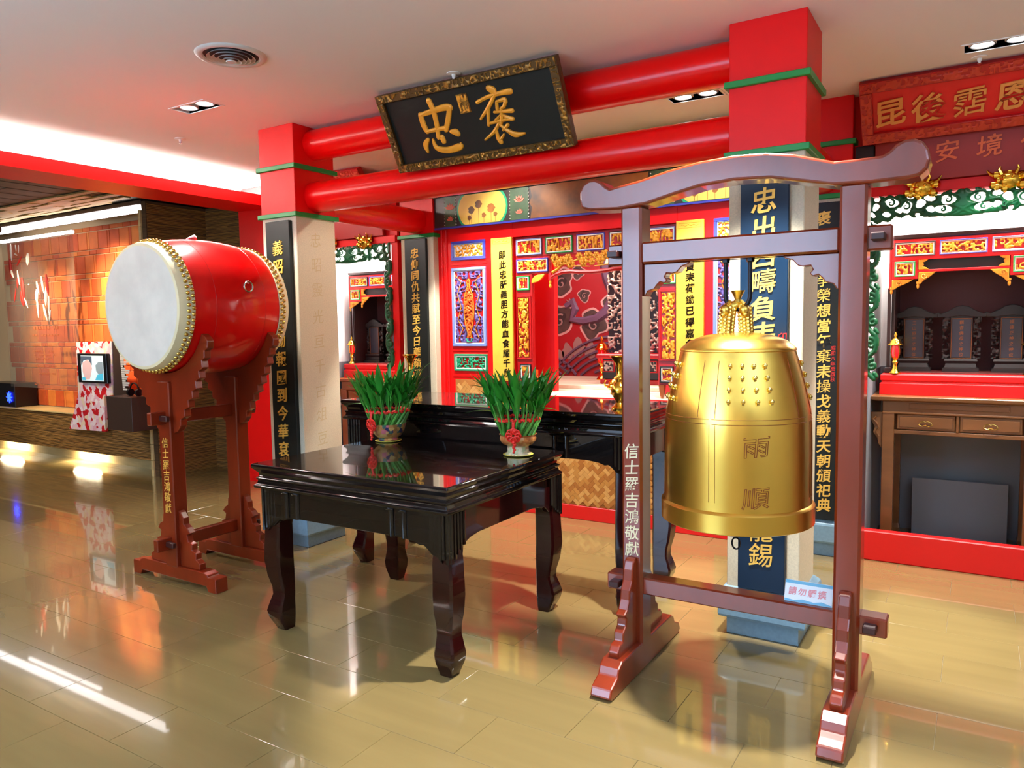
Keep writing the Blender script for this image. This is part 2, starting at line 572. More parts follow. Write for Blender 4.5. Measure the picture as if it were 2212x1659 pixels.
def glyph(ch, m, ext=0.03, bold=0.008, outline=False):
    key = (ch, m.name, ext, bold, outline)
    if key in GLYPH:
        return GLYPH[key]
    c = bpy.data.curves.new('glyph', 'FONT')
    c.body = ch
    c.resolution_u = 3
    if ch in '棄義闕疇薦蘋操爭榮賦錫寵羅鴻獻霑嘉耀鋤':
        bold = min(bold, .004)
    if outline:
        c.fill_mode = 'NONE'
        c.bevel_depth = 0.014
        c.bevel_resolution = 0
    else:
        c.extrude = ext
        c.offset = bold
    o = bpy.data.objects.new('glyph', c)
    COL.objects.link(o)
    dg = bpy.context.evaluated_depsgraph_get()
    me = bpy.data.meshes.new_from_object(o.evaluated_get(dg))
    bpy.data.objects.remove(o)
    bpy.data.curves.remove(c)
    k = 0.09
    for v in me.vertices:      # brush habit: strokes climb to the right and swell a little
        x, y = v.co.x-0.5, v.co.y-0.38
        wob = 0.006*sin(5*x+3*y)
        v.co.x = x*0.98+0.05*y+wob
        v.co.y = y+k*x+wob
    me.materials.clear()
    me.materials.append(m)
    GLYPH[key] = me
    return me


def write(parent, text, xs, y, zs, size, m, ext=0.03, bold=0.008, tall=1.0, face='Y', tilt=0.0, name='character'):
    """one part per character; faces -Y, or +X when face is 'X' (then xs are y-positions and y an x-position)"""
    for i, ch in enumerate(text):
        if ch == ' ':
            continue
        me = glyph(ch, m, ext, bold)
        if face == 'Y':
            inst(name, me, parent, (xs[i], y, zs[i]), (pi/2+tilt, 0, rng.uniform(-.02, .02)), (size, size*tall, size))
        else:
            inst(name, me, parent, (y, xs[i], zs[i]), (pi/2, 0, pi/2), (size, size*tall, size))


def lin(a, b, n):
    return [a+(b-a)*i/max(1, n-1) for i in range(n)]


# ------------------------------------------------------------------ carved relief
def vnoise(u, v, seed):
    g = np.random.RandomState(seed).rand(96, 96)
    i, j = np.floor(u).astype(int), np.floor(v).astype(int)
    a, b = u-i, v-j
    a, b = a*a*(3-2*a), b*b*(3-2*b)
    i0, j0, i1, j1 = i % 96, j % 96, (i+1) % 96, (j+1) % 96
    return g[i0, j0]*(1-a)*(1-b)+g[i1, j0]*a*(1-b)+g[i0, j1]*(1-a)*b+g[i1, j1]*a*b


def field(kind, X, Z, seed, w, h):
    """pattern value over a w x h panel (metres); above 0 there is wood"""
    if kind == 'figures':
        return 0.50-0.62*vnoise(X*108+9, Z*34+5, seed)-0.28*vnoise(X*75, Z*120, seed+1)
    if kind == 'floral':
        n1 = vnoise(X*48+3, Z*48+8, seed)
        n2 = vnoise(X*95+30, Z*95+11, seed+2)
        return 0.15-np.abs(n1-0.5)*0.85+0.30*(n2-0.45)
    if kind == 'tall':
        return 0.55-vnoise(X*90+9, Z*52+5, seed)*0.66-0.28*vnoise(X*140, Z*110, seed+1)
    if kind == 'dense':
        return 0.56-vnoise(X*90+9, Z*90+5, seed)*0.85
    return 0.3-np.abs(vnoise(X*30, Z*30, seed)-.5)


def relief(mb, x0, x1, z0, z1, y, depth, fn, res, base=0.35):
    """raised, pierced carving on the plane y, standing out towards -Y, from a pattern function fn(X, Z)"""
    nx, nz = max(4, int((x1-x0)/res)), max(4, int((z1-z0)/res))
    xs, zs = np.linspace(x0, x1, nx+1), np.linspace(z0, z1, nz+1)
    Xg, Zg = np.meshgrid(xs, zs, indexing='ij')
    f = fn(Xg, Zg)
    fc = (f[:-1, :-1]+f[1:, :-1]+f[:-1, 1:]+f[1:, 1:])/4
    keep = fc > 0
    hgt = depth*(base+(1-base)*np.clip(f/0.22, 0, 1)**0.6)
    vid, bid = {}, {}
    V, F = [], []

    def tv(i, j):
        if (i, j) not in vid:
            vid[(i, j)] = len(V)
            V.append((float(xs[i]), y-float(hgt[i, j]), float(zs[j])))
        return vid[(i, j)]

    def bv(i, j):
        if (i, j) not in bid:
            bid[(i, j)] = len(V)
            V.append((float(xs[i]), y, float(zs[j])))
        return bid[(i, j)]
    for i in range(nx):
        for j in range(nz):
            if not keep[i, j]:
                continue
            F.append((tv(i, j), tv(i+1, j), tv(i+1, j+1), tv(i, j+1)))
            if i == 0 or not keep[i-1, j]:
                F.append((tv(i, j), tv(i, j+1), bv(i, j+1), bv(i, j)))
            if i == nx-1 or not keep[i+1, j]:
                F.append((tv(i+1, j+1), tv(i+1, j), bv(i+1, j), bv(i+1, j+1)))
            if j == 0 or not keep[i, j-1]:
                F.append((tv(i+1, j), tv(i, j), bv(i, j), bv(i+1, j)))
            if j == nz-1 or not keep[i, j+1]:
                F.append((tv(i, j+1), tv(i+1, j+1), bv(i+1, j+1), bv(i, j+1)))
    return mb.add(V, F)


def polydist(X, Z, lines):
    """distance to the nearest of some polylines, minus that line's half width"""
    best = np.full(X.shape, 9.0)
    for pts, wd in lines:
        for (ax, az), (bx, bz) in zip(pts[:-1], pts[1:]):
            dx, dz = bx-ax, bz-az
            t = np.clip(((X-ax)*dx+(Z-az)*dz)/(dx*dx+dz*dz+1e-12), 0, 1)
            d = np.hypot(X-ax-t*dx, Z-az-t*dz)-wd
            best = np.minimum(best, d)
    return best


def spiral(cx, cz, r, a0, turns, sgn=1, n=16):
    return [(cx+r*(1-0.85*i/n)*cos(a0+sgn*2*pi*turns*i/n), cz+r*(1-0.85*i/n)*sin(a0+sgn*2*pi*turns*i/n)) for i in range(n+1)]


def ring4(mb, x0, x1, z0, z1, w, y0, y1):
    """a rectangular frame of four bars with chamfered edges"""
    mb.cbox(x0, x1, y0, y1, z1-w, z1, .002)
    mb.cbox(x0, x1, y0, y1, z0, z0+w, .002)
    mb.cbox(x0, x0+w, y0, y1, z0+w, z1-w, .002)
    mb.cbox(x1-w, x1, y0, y1, z0+w, z1-w, .002)
    return mb


def carved_panel(parent, x0, x1, z0, z1, y, outer, kind, seed, relm=None, inner=None, ow=0.008, iw=0.009, label=None, res=0.0029, back=None):
    """coloured frame (the part) with a pale inner fillet, a red back and a gilt relief as sub-parts"""
    p = ring4(MB(), x0, x1, z0, z1, ow, y-0.014, y).build('carved_panel', outer, parent, label=label)
    a0, a1, b0, b1 = x0+ow, x1-ow, z0+ow, z1-ow
    ring4(MB(), a0, a1, b0, b1, iw, y-0.011, y).build('inner_fillet', inner or M_wht, p)
    MB().box(a0+iw*.5, a1-iw*.5, y-0.002, y, b0+iw*.5, b1-iw*.5).build('panel_back', back or M_redd, p)
    a0, a1, b0, b1 = a0+iw+.002, a1-iw-.002, b0+iw+.002, b1-iw-.002
    mb = relief(MB(), a0, a1, b0, b1, y-0.002, 0.012, lambda X, Z: field(kind, X, Z, seed, a1-a0, b1-b0), res)
    mb.build('gilt_relief', relm or M_gold, p, smooth=True)
    return p

# ================================================================== setting
CAMI = cam.matrix_world.inverted()


def project(p):
    q = CAMI @ Vector(p)
    if q.z > -0.05:
        return None
    return 1106+FPX*q.x/-q.z, 829.5-FPX*q.y/-q.z


# floor: glazed tiles laid in running bond over a grout bed
floor = MB().box(-12.2, 3.4, -3.6, 7.3, -0.06, -0.0035).build('floor', M_grout)
tag(floor, 'glossy olive beige tiled floor of the hall in running bond', 'floor', kind='structure')
TW, TH_ = 0.574, 0.288
tiles = []
for k in range(-17, 21):
    y0 = 1.455+k*TH_
    off = -2.680 if k % 2 == 0 else -2.680+TW/2
    for i in range(-18, 12):
        x0 = off+i*TW
        if x0 < -12.1 or x0+TW > 3.3 or y0 < -3.5 or y0+TH_ > 7.25:
            continue
        c = (x0+TW/2, y0+TH_/2, 0)
        p = project(c)
        vis = p is not None and -150 < p[0] < 2350 and p[1] < 1800 and c[1] < 5.1 and c[0] > -11
        tiles.append((0 if vis else 1, Vector(c).length if not vis else (Vector(c)-Vector((0, 0, 1.5))).length, c))
tiles.sort()
tile_me = mesh_of(MB().cbox(-TW/2+.0008, TW/2-.0008, -TH_/2+.0008, TH_/2-.0008, -.012, 0, .0009), M_floor, name='tile')
for t in tiles[:300]:
    inst('tile', tile_me, floor, t[2])
rest = MB()
for t in tiles[300:]:
    x, y, _ = t[2]
    rest.cbox(x-TW/2+.0012, x+TW/2-.0012, y-TH_/2+.0012, y+TH_/2-.0012, -.012, 0, .0012)
rest.build('tile_field', M_floor, floor, kind='stuff')

# ceiling of the hall with openings for the recessed lamps
HOLES = [(-4.225, -3.915, 2.905, 3.03), (-1.64, -1.33, 4.455, 4.58), (-0.105, 0.205, 4.475, 4.60)]
xs = sorted({-6.15, 3.4}.union(*[{h[0], h[1]} for h in HOLES]))
ys = sorted({-3.6, 7.3}.union(*[{h[2], h[3]} for h in HOLES]))
cm = MB()
for i in range(len(xs)-1):
    for j in range(len(ys)-1):
        cx, cy = (xs[i]+xs[i+1])/2, (ys[j]+ys[j+1])/2
        if any(h[0] < cx < h[1] and h[2] < cy < h[3] for h in HOLES):
            continue
        cm.box(xs[i], xs[i+1], ys[j], ys[j+1], 2.85, 2.88)
tag(cm.build('ceiling', M_ceil), 'plain white ceiling of the hall', 'ceiling', kind='structure')

DL = ['twin recessed downlight in the ceiling above the drum', 'twin recessed downlight seen between the two round red beams', 'twin recessed downlight at the right edge above the red name board']
for h, lb in zip(HOLES, DL):
    x0, x1, y0, y1 = h
    cx, cy = (x0+x1)/2, (y0+y1)/2
    t = thing('ceiling_downlight', lb, 'ceiling light', (cx, cy, 2.85), 'recessed twin downlights')
    ring4_ = MB()
    ring4_.box(x0-.014, x1+.014, y0-.014, y0, 2.846, 2.85).box(x0-.014, x1+.014, y1, y1+.014, 2.846, 2.85)
    ring4_.box(x0-.014, x0, y0, y1, 2.846, 2.85).box(x1, x1+.014, y0, y1, 2.846, 2.85)
    ring4_.build('trim_frame', M_white, t)
    hs = MB()
    hs.box(x0-.004, x1+.004, y0-.004, y1+.004, 2.93, 2.935)
    hs.box(x0-.004, x0, y0, y1, 2.85, 2.93).box(x1, x1+.004, y0, y1, 2.85, 2.93)
    hs.box(x0, x1, y0-.004, y0, 2.85, 2.93).box(x0, x1, y1, y1+.004, 2.85, 2.93)
    hs.build('recess_box', M_dark, t)
    for s in (-1, 1):
        lx = cx+s*.076
        lr = MB().lathe([(.056, -.012), (.060, -.008), (.060, .02), (.05, .03), (.046, .03), (.046, -.008), (.052, -.012)], 24, (lx, cy, 2.866), cap0=False, cap1=False).build('lamp_ring', M_alum, t, smooth=True)
        MB().lathe([(.001, 0), (.030, .001), (.046, .008)], 24, (lx, cy, 2.857), cap1=False).build('lamp_lens', M_lamp, lr, smooth=True)

t = thing('ceiling_vent', 'round white air diffuser with concentric rings in ceiling', 'air vent', (-3.175, 2.525, 2.85))
MB().lathe([(.130, -.002), (.136, -.010), (.150, -.012), (.166, -.006), (.170, 0)], 48, (-3.175, 2.525, 2.85), cap0=False, cap1=False).build('rim', M_alum, t, smooth=True)
MB().lathe([(.001, -.0015), (.134, -.0015)], 48, (-3.175, 2.525, 2.85), cap0=False, cap1=False).build('duct_shade_disc', M_dark, t)  # flat black disc painted as the shade inside the duct
for i, r in enumerate((.112, .090, .068, .046)):
    z = -.012-.006*i
    MB().lathe([(r, z-.001), (r+.003, z-.002), (r-.010, z+.009), (r-.012, z+.009)], 40, (-3.175, 2.525, 2.85), cap0=False, cap1=False).build('vent_ring', M_alum, t, smooth=True)
MB().lathe([(.001, -.036), (.024, -.035), (.026, -.03), (.02, -.026)], 24, (-3.175, 2.525, 2.85)).build('vent_core', M_alum, t, smooth=True)

for (x, y), lb in zip(((-4.824, 3.375), (-2.429, 3.36), (-0.039, 4.709)), ('small white sprinkler head in ceiling near the cove light', 'small white sprinkler head in ceiling above the black sign board', 'small white sprinkler head in ceiling above the red name board')):
    t = thing('sprinkler_head', lb, 'sprinkler', (x, y, 2.85), 'ceiling sprinklers')
    MB().lathe([(.038, -.001), (.036, -.005), (.012, -.008), (.010, -.02), (.004, -.03)], 20, (x, y, 2.85), cap0=False).build('escutcheon', M_white, t, smooth=True)
    MB().lathe([(.004, -.03), (.010, -.032), (.010, -.034), (.001, -.035)], 12, (x, y, 2.85)).build('deflector', M_steel, t, smooth=True)

# outer walls of the hall (behind and right of the camera)
mb = MB().box(3.3, 3.4, -3.6, 7.3, 0, 2.85)
tag(mb.build('wall_right', M_dwall), 'plain pale wall at the far right of the hall', 'wall', kind='structure')
mb = MB().box(-12.2, 3.4, -3.7, -3.55, 0, 2.85)
tag(mb.build('wall_front', M_dwall), 'plain pale wall behind the viewer', 'wall', kind='structure')
mb = MB().box(-12.3, -12.2, -3.6, 7.3, 0, 3.1)
tag(mb.build('wall_left', M_grwood), 'dark wall at the far left of the exhibition room', 'wall', kind='structure')
mb = MB().box(-12.2, 3.4, 7.2, 7.3, 0, 3.1)
tag(mb.build('wall_back', M_white), 'plain wall closing the back of the building', 'wall', kind='structure')

# red portal between hall and exhibition room: beam with a cove, and the jamb
mb = MB()
mb.box(-6.13, -5.655, -3.5, 5.2, 2.637, 2.66)
mb.box(-5.70, -5.655, -3.5, 5.2, 2.66, 2.735)
mb.box(-6.13, -6.09, -3.5, 5.2, 2.66, 2.85)
trim = tag(mb.build('trim_1', M_red), 'long red ceiling beam with a glowing light cove above it', 'beam', kind='structure')
MB().box(-6.09, -5.70, -3.5, 5.2, 2.66, 2.664).box(-5.704, -5.70, -3.5, 5.2, 2.664, 2.733).box(-6.09, -6.086, -3.5, 5.2, 2.664, 2.85).build('cove_reflector', M_white, trim)  # unseen white sheets added to keep the ceiling glow from reddening
mb = MB().box(-6.13, -5.46, 4.88, 5.10, 0, 2.84)
tag(mb.build('wall_jamb', M_red), 'red wall return at the end of the long red beam', 'wall', kind='structure')

# pillars
def pillar(x0, x1, y0, y1, label, right_text=False):
    t = thing('pillar', label, 'pillar', ((x0+x1)/2, (y0+y1)/2, 0), 'square pillars of the ancestral hall', 'structure')
    MB().cbox(x0, x1, y0, y1, .20, 2.255, .004).build('shaft', M_stone, t)
    MB().cbox(x0-.003, x1+.003, y0-.003, y1+.003, 2.255, 2.851, .003).build('red_capital', M_red, t)
    for z in (2.245, 2.56):
        MB().cbox(x0-.022, x1+.022, y0-.022, y1+.022, z, z+.030, .003).build('green_band', M_green, t)
    MB().rect_loft(x0, x1, y0, y1, [(.0, 0), (.0, .084), (.030, .088), (.034, .10), (.034, .20), (.030, .212), (.004, .236)]).build('base_stone', M_base, t, bev=.003)
    return t


p1 = pillar(-4.203, -3.873, 3.54, 3.895, 'front pillar behind the drum, cream stone with red head and green bands')
p2 = pillar(-1.003, -0.671, 3.54, 3.885, 'front pillar behind the golden bell, cream stone with red head')
p3 = pillar(-4.236, -3.886, 5.035, 5.36, 'back pillar left of the red carved partition')
p4 = pillar(-1.033, -0.683, 5.035, 5.36, 'back pillar half hidden behind the bell stand')
ZT = [2.10, 1.934, 1.764, 1.581, 1.412, 1.242, 1.071, 0.906, 0.737]
M_carve = mat('engraved_stone_text', (204, 186, 146), 0.8)
write(p1, '忠昭靈光亘千古俎豆', [3.708]*9, -3.8735, ZT, 0.105, M_carve, ext=.006, bold=.0, face='X')

# round beams
def beamx(name, x0, x1, y, z, r, label, ax='X'):
    pts = [(x0, y, z), (x1, y, z)] if ax == 'X' else [(y, x0, z), (y, x1, z)]
    o = MB().tube(pts, r, 40).build(name, M_redg, smooth=True)
    return tag(o, label, 'beam', 'round red beams', 'structure')


beamx('round_beam', -3.88, -0.99, 3.72, 2.735, .101, 'upper round red beam between the two front pillars')
beamx('round_beam', -3.88, -0.99, 3.72, 2.388, .102, 'lower round red beam between the two front pillars')
beamx('round_beam', 3.88, 5.05, -4.05, 2.38, .10, 'round red beam running back from the front pillar near the drum', 'Y')
beamx('round_beam', 3.88, 5.05, -0.84, 2.38, .10, 'round red beam running back from the front pillar near the bell', 'Y')

# ------------------------------------------------------------------ temple partition between the back pillars
CX = -2.475
PY = 5.10
part = thing('temple_partition', 'carved red temple partition wall between the two back pillars', 'partition', (CX, PY, 0))
MB().cbox(-3.90, -3.147, PY, PY+.06, .10, 2.31, .002).build('left_board', M_red, part)
MB().cbox(-1.803, -1.03, PY, PY+.06, .10, 2.31, .002).build('right_board', M_red, part)
MB().cbox(-3.147, -1.803, PY, PY+.06, 2.192, 2.31, .002).build('top_rail', M_red, part)
MB().cbox(-3.90, -1.03, PY-.012, PY+.10, 0, .108, .004).build('base_step', M_redb, part)
MB().box(-3.147, -1.803, PY, PY+.05, .108, .93).build('front_board', M_red, part)
for s in (0, 1):
    mx = (lambda x: x) if s == 0 else (lambda x: 2*CX-x)
    X0, X1 = sorted((mx(-3.744), mx(-3.405)))
    for z in (2.012, 1.302, 1.09):
        MB().cbox(X0-.01, X1+.01, PY-.006, PY, z-.011, z+.011, .003).build('cross_moulding', M_red, part)
    for x in (mx(-3.845), mx(-3.80)):
        MB().tube([(x, PY, .11), (x, PY, 2.30)], .013, 12).build('upright_moulding', M_red, part, smooth=True)
    carved_panel(part, X0, X1, 2.041, 2.196, PY, M_blue, 'floral', 21+s, inner=M_bluel, ow=.022, iw=.006, back=M_wht, res=.0028, label='blue framed panel with gilt flowers')  # white back stands in for the light behind the piercing
    # tall dragon panel
    zb, zt = 1.333, 1.978
    pn = ring4(MB(), X0, X1, zb, zt, .022, PY-.02, PY).build('dragon_panel', M_bluel, part, label='tall blue framed panel of purple carving round an orange vase')
    ring4(MB(), X0+.022, X1-.022, zb+.022, zt-.022, .007, PY-.014, PY).build('inner_fillet', M_wht, pn)
    MB().box(X0+.02, X1-.02, PY-.002, PY, zb+.02, zt-.02).build('panel_back', M_redd, pn)
    xc = (X0+X1)/2
    prof = [(1.400, .030), (1.43, .022), (1.455, .03), (1.50, .055), (1.60, .078), (1.70, .075), (1.76, .06), (1.80, .028), (1.83, .016), (1.86, .026), (1.885, .004)]
    zz = [p[0] for p in prof]
    prof = [(a_, b_*.62) for a_, b_ in prof]
    ww = [p[1] for p in prof]

    def wd(Z):
        return np.interp(Z, zz, ww, left=0, right=0)

    def f_pur(X, Z, sd=31+s):
        f = field('floral', np.abs(X-xc)*.8, Z*.8, sd, 1, 1)+.02
        inside = np.abs(X-xc) < wd(Z)+.008
        return np.where(inside, -1, f)

    def f_or(X, Z, sd=41+s):
        f = field('dense', X, Z, sd, 1, 1)+.01
        return np.where(np.abs(X-xc) < wd(Z)-.003, f, -1)
    a, b = X0+.032, X1-.032
    relief(MB(), a, b, zb+.032, zt-.032, PY-.002, .014, f_pur, .0034).build('dragon_relief', M_purple, pn, smooth=True)
    relief(MB(), a, b, zb+.06, zt-.06, PY-.002, .016, f_or, .003).build('vase_relief', M_orange, pn, smooth=True)
    g = MB()
    for sg in (-1, 1):
        g.tube([(xc+sg*w_, PY-.014, z_) for z_, w_ in prof], .0035, 6)
        g.tube([(xc+sg*.13, PY-.016, 1.92), (xc+sg*.07, PY-.018, 1.86), (xc+sg*.11, PY-.018, 1.76), (xc+sg*.075, PY-.018, 1.66), (xc+sg*.11, PY-.018, 1.55), (xc+sg*.06, PY-.018, 1.48), (xc+sg*.10, PY-.018, 1.40)], .003, 6)
    g.build('gilt_outline', M_gold, pn, smooth=True)
    MB().tube([(xc-.03, PY-.016, 1.40), (xc-.022, PY-.016, 1.375), (xc, PY-.016, 1.368), (xc+.022, PY-.016, 1.375), (xc+.03, PY-.016, 1.40)], .006, 6).build('jade_foot', M_greenc, pn, smooth=True)
    carved_panel(part, X0+.006, X1, 1.128, 1.268, PY, M_greenc, 'floral', 51+s, relm=M_greenc, ow=.014, iw=.010, label='green framed panel with jade scrollwork')
    # woven panel under it
    MB().box(X0+.012, X1-.004, PY-.004, PY, .125, 1.056).build('woven_backing', M_weave[1], part)

# herringbone weave pieces: the side panels and the long panel under the altar shelf
WS = .030
weave_me = [mesh_of(MB().cbox(-WS+.0006, WS-.0006, -.0016, .0016, -WS/2+.0005, WS/2-.0005, .0016), m_, name='weave_strip') for m_ in M_weave]


def weave(x0, x1, z0, z1, y):
    """herringbone of two-by-one strips laid on the diagonal"""
    cx, cz, c45 = (x0+x1)/2, (z0+z1)/2, .70711
    for i in range(-45, 46):
        for j in range(-45, 46):
            k = (i-j) % 4
            if k not in (0, 3):
                continue
            u, v = (i+1, j+.5) if k == 0 else (i+.5, j+1)
            px, pz = cx+(u-v)*WS*c45, cz+(u+v)*WS*c45
            if x0+.026 < px < x1-.026 and z0+.026 < pz < z1-.026:
                inst('weave_strip', rng.choice(weave_me), part, (px, y-.0026-(.0007 if k else 0), pz), (0, radians(-45 if k == 0 else 45), 0))


weave(-3.735, -3.41, .74, 1.056, PY-.002)
MB().box(-2.95, -1.90, PY-.006, PY, .112, .90).build('woven_backing', M_weave[1], part)
weave(-2.82, -1.98, .09, .58, PY-.006)

# painted frieze
FY = PY-.045
MB().cbox(-3.925, -1.03, FY, PY+.05, 2.304, 2.56, .002).build('frieze_board', M_frieze, part)
MB().box(-3.925, -1.03, FY-.004, FY, 2.300, 2.314).build('blue_edge', M_blue, part)
MB().cbox(-3.925, -1.03, FY-.012, PY+.05, 2.56, 2.585, .002).build('frieze_cap', M_frieze, part)


def clip_ellipse(cx, cz, a, b, z0, z1, n=40):
    P = [(cx+a*cos(2*pi*i/n), min(z1, max(z0, cz+b*sin(2*pi*i/n)))) for i in range(n)]
    out = []
    for p in P:
        if not out or (abs(p[0]-out[-1][0])+abs(p[1]-out[-1][1]) > 1e-4):
            out.append(p)
    return out


def lotus(mb, cx, cz, r):
    for a in (-60, -30, 0, 30, 60):
        t_ = radians(90+a)
        tip = (cx+r*cos(t_), cz+r*sin(t_))
        n_ = (cos(t_+pi/2)*r*.22, sin(t_+pi/2)*r*.22)
        m_ = (cx+.55*r*cos(t_), cz+.55*r*sin(t_))
        mb.prism([(cx, cz), (m_[0]-n_[0], m_[1]-n_[1]), tip, (m_[0]+n_[0], m_[1]+n_[1])], FY-.0065, FY-.003)


for s in (0, 1):
    mx = (lambda x: x) if s == 0 else (lambda x: 2*CX-x)
    for xa, xb in ((-3.775, -3.66), (-3.14, -2.97)):
        A, B = sorted((mx(xa), mx(xb)))
        MB().box(A, B, FY-.003, FY, 2.316, 2.556).build('lotus_ground', M_fgrn, part)
        l_ = MB()
        lotus(l_, (A+B)/2, 2.45, .055)
        l_.build('painted_lotus', M_pink, part)
        l_ = MB()
        lotus(l_, (A+B)/2, 2.36, .040)
        l_.build('painted_lotus', M_pink, part)
        bd = MB()
        for q in range(9):
            bd.ball((A if s else B, FY-.004, 2.33+q*.026), .0055, 6, 4)
            bd.ball((B if s else A, FY-.004, 2.33+q*.026), .004, 6, 4)
        bd.build('white_beading', M_wht, part, kind='stuff')
    cxo = mx(-3.405)
    MB().prism(clip_ellipse(cxo, 2.436, .245, .20, 2.316, 2.556), FY-.003, FY, 'XZ').build('oval_border', M_greenc, part)
    MB().prism(clip_ellipse(cxo, 2.436, .228, .18, 2.318, 2.554), FY-.005, FY, 'XZ').build('oval_cartouche', M_fyel, part)
    fl = MB()
    for q, (dx, dz, r) in enumerate(((-.10, .0, .03), (-.03, .04, .032), (.09, .0, .036), (-.12, -.06, .02), (.02, -.05, .02), (.13, -.05, .018))):
        fl.prism([(cxo+dx+r*cos(2*pi*i/14)*(1+.18*cos(5*2*pi*i/14)), 2.43+dz+r*sin(2*pi*i/14)) for i in range(14)], FY-.0062, FY-.004)
        fl.box(cxo+dx-.0015, cxo+dx+.0015, FY-.0058, FY-.004, 2.32, 2.43+dz)
    fl.build('painted_flowers', M_fbrn, part)
land = [(-2.955, 2.316), (-2.94, 2.40), (-2.965, 2.436), (-2.94, 2.48), (-2.955, 2.556), (-1.995, 2.556), (-2.01, 2.48), (-1.985, 2.436), (-2.01, 2.40), (-1.995, 2.316)]
MB().prism(land, FY-.004, FY).build('landscape_cartouche', M_fbrn, part)

# framed boards above the frieze, up to the ceiling
for i in range(4):
    a = -3.90+i*.715
    f_ = ring4(MB(), a+.01, a+.695, 2.60, 2.84, .022, PY-.01, PY+.02).build('upper_panel', M_greenc if i % 2 == 0 else M_blue, part)
    MB().box(a+.03, a+.675, PY, PY+.01, 2.62, 2.82).build('panel_face', M_fbrn, f_)
MB().box(-3.90, -1.03, PY+.02, PY+.05, 2.585, 2.85).build('upper_board', M_redd, part)

# shelf of the main altar, inner wall, shrine room behind
shelf = MB().cbox(-3.147, -1.803, PY-.004, 5.46, .93, .955, .002).build('altar_shelf', M_counter)
tag(shelf, 'beige stone altar shelf behind the long black table', 'shelf')
MB().box(-3.147, -1.803, PY-.012, PY-.004, .922, .948).build('red_edging', M_redb, shelf)
st = MB().box(-4.2, -0.8, 5.46, 6.62, .93, .957).build('shelf_top', M_counter, shelf)
MB().cbox(-4.2, -0.8, 5.62, 6.62, .957, .990, .003).build('shelf_step', M_counter, shelf)
mb = MB()
mb.box(-4.2, -2.945, 5.40, 5.46, .90, 2.62).box(-2.005, -0.8, 5.40, 5.46, .90, 2.62).box(-2.945, -2.005, 5.40, 5.46, 2.12, 2.62)
mb.box(-4.2, -4.16, 5.46, 6.7, 0, 2.62).box(-0.80, -0.76, 5.46, 6.7, 0, 2.62).box(-4.2, -0.76, 5.16, 6.7, 2.62, 2.66)
mb.box(-4.2, -3.90, 5.16, 5.40, 0, 2.62).box(-1.03, -0.76, 5.16, 5.40, 0, 2.62)
tag(mb.build('wall_inner', M_redb), 'red inner wall and ceiling of the shrine room behind the screen', 'wall', kind='structure')

mural = MB().box(-4.16, -0.8, 6.60, 6.66, .99, 2.62).build('mural_wall', M_mural)
tag(mural, 'red painted mural of pale clouds and waves in the shrine room', 'mural')
MY = 6.60


def blob(cx, cz, r, seed, n=28, k=.22, sq=1.0):
    q = random.Random(seed)
    ph = [q.uniform(0, 6.28) for _ in range(3)]
    return [(cx+r*(1+k*sin(3*t_+ph[0])*.6+k*sin(5*t_+ph[1])*.5)*cos(t_), cz+sq*r*(1+k*sin(3*t_+ph[0])*.6+k*sin(4*t_+ph[2])*.5)*sin(t_)) for t_ in [2*pi*i/n for i in range(n)]]


for i, (x, z, r) in enumerate([(-3.522, 1.914, 0.14), (-3.547, 1.55, 0.17), (-3.269, 1.778, 0.065), (-3.172, 1.498, 0.15), (-3.327, 2.003, 0.07), (-2.938, 1.714, 0.13), (-2.303, 1.736, 0.14)]):
    c_ = MB().prism(blob(x, z, r, i), MY-.004, MY).build('painted_cloud', M_murc, mural)
    MB().prism(blob(x, z, r*.86, i), MY-.006, MY-.003).build('cloud_shade', M_murd, c_)
    MB().prism(blob(x-r*.1, z+r*.1, r*.5, i+7), MY-.0075, MY-.005).build('cloud_core', M_murk, c_)
    sp_ = spiral(x+r*.05, z-r*.1, r*.42, 1.0, 1.1)
    MB().tube([(a, MY-.007, b) for a, b in sp_], r*.06, 5).build('cloud_curl', M_murl, c_)
for cx0, cz0, rs in ((-2.95, .60, (.48, .54, .60, .66, .72, .78)), (-3.75, .72, (.30, .36, .42, .48)), (-2.20, .66, (.40, .46, .52, .58))):
    for r in rs:
        pts = [(cx0+r*cos(radians(a)), MY-.005, cz0+r*sin(radians(a))) for a in range(20, 165, 8)]
        pts = [p for p in pts if p[2] > 1.0]
        if len(pts) > 3:
            MB().tube(pts, .014, 5).build('painted_wave', M_murw, mural)
for i, (x, z, r) in enumerate([(-3.458, 1.229, 0.06), (-3.334, 1.266, 0.07), (-3.209, 1.243, 0.06), (-3.541, 1.191, 0.045)]):
    MB().prism(blob(x, z, r, 40+i, sq=1.3), MY-.004, MY).build('painted_foam', M_murl, mural)
MB().tube([(a, MY-.006, b) for a, b in [(-3.473, 1.676), (-3.391, 1.719), (-3.366, 1.646), (-3.403, 1.547), (-3.271, 1.527), (-3.132, 1.551), (-3.025, 1.62), (-2.938, 1.757), (-2.994, 1.934), (-3.031, 2.111)]], [.03, .045, .045, .04, .04, .045, .055, .07, .08, .08], 6, flat=(0, 1, 0)).build('painted_serpent', M_murw, mural, smooth=True)
cl = MB()
for a, b in [(-3.462, 1.739), (-3.431, 1.756), (-3.39, 1.75)]:
    cl.tube([(-3.401, MY-.008, 1.692), (a, MY-.008, b)], [.014, .004], 5)
cl.build('painted_claw', M_murl, mural)

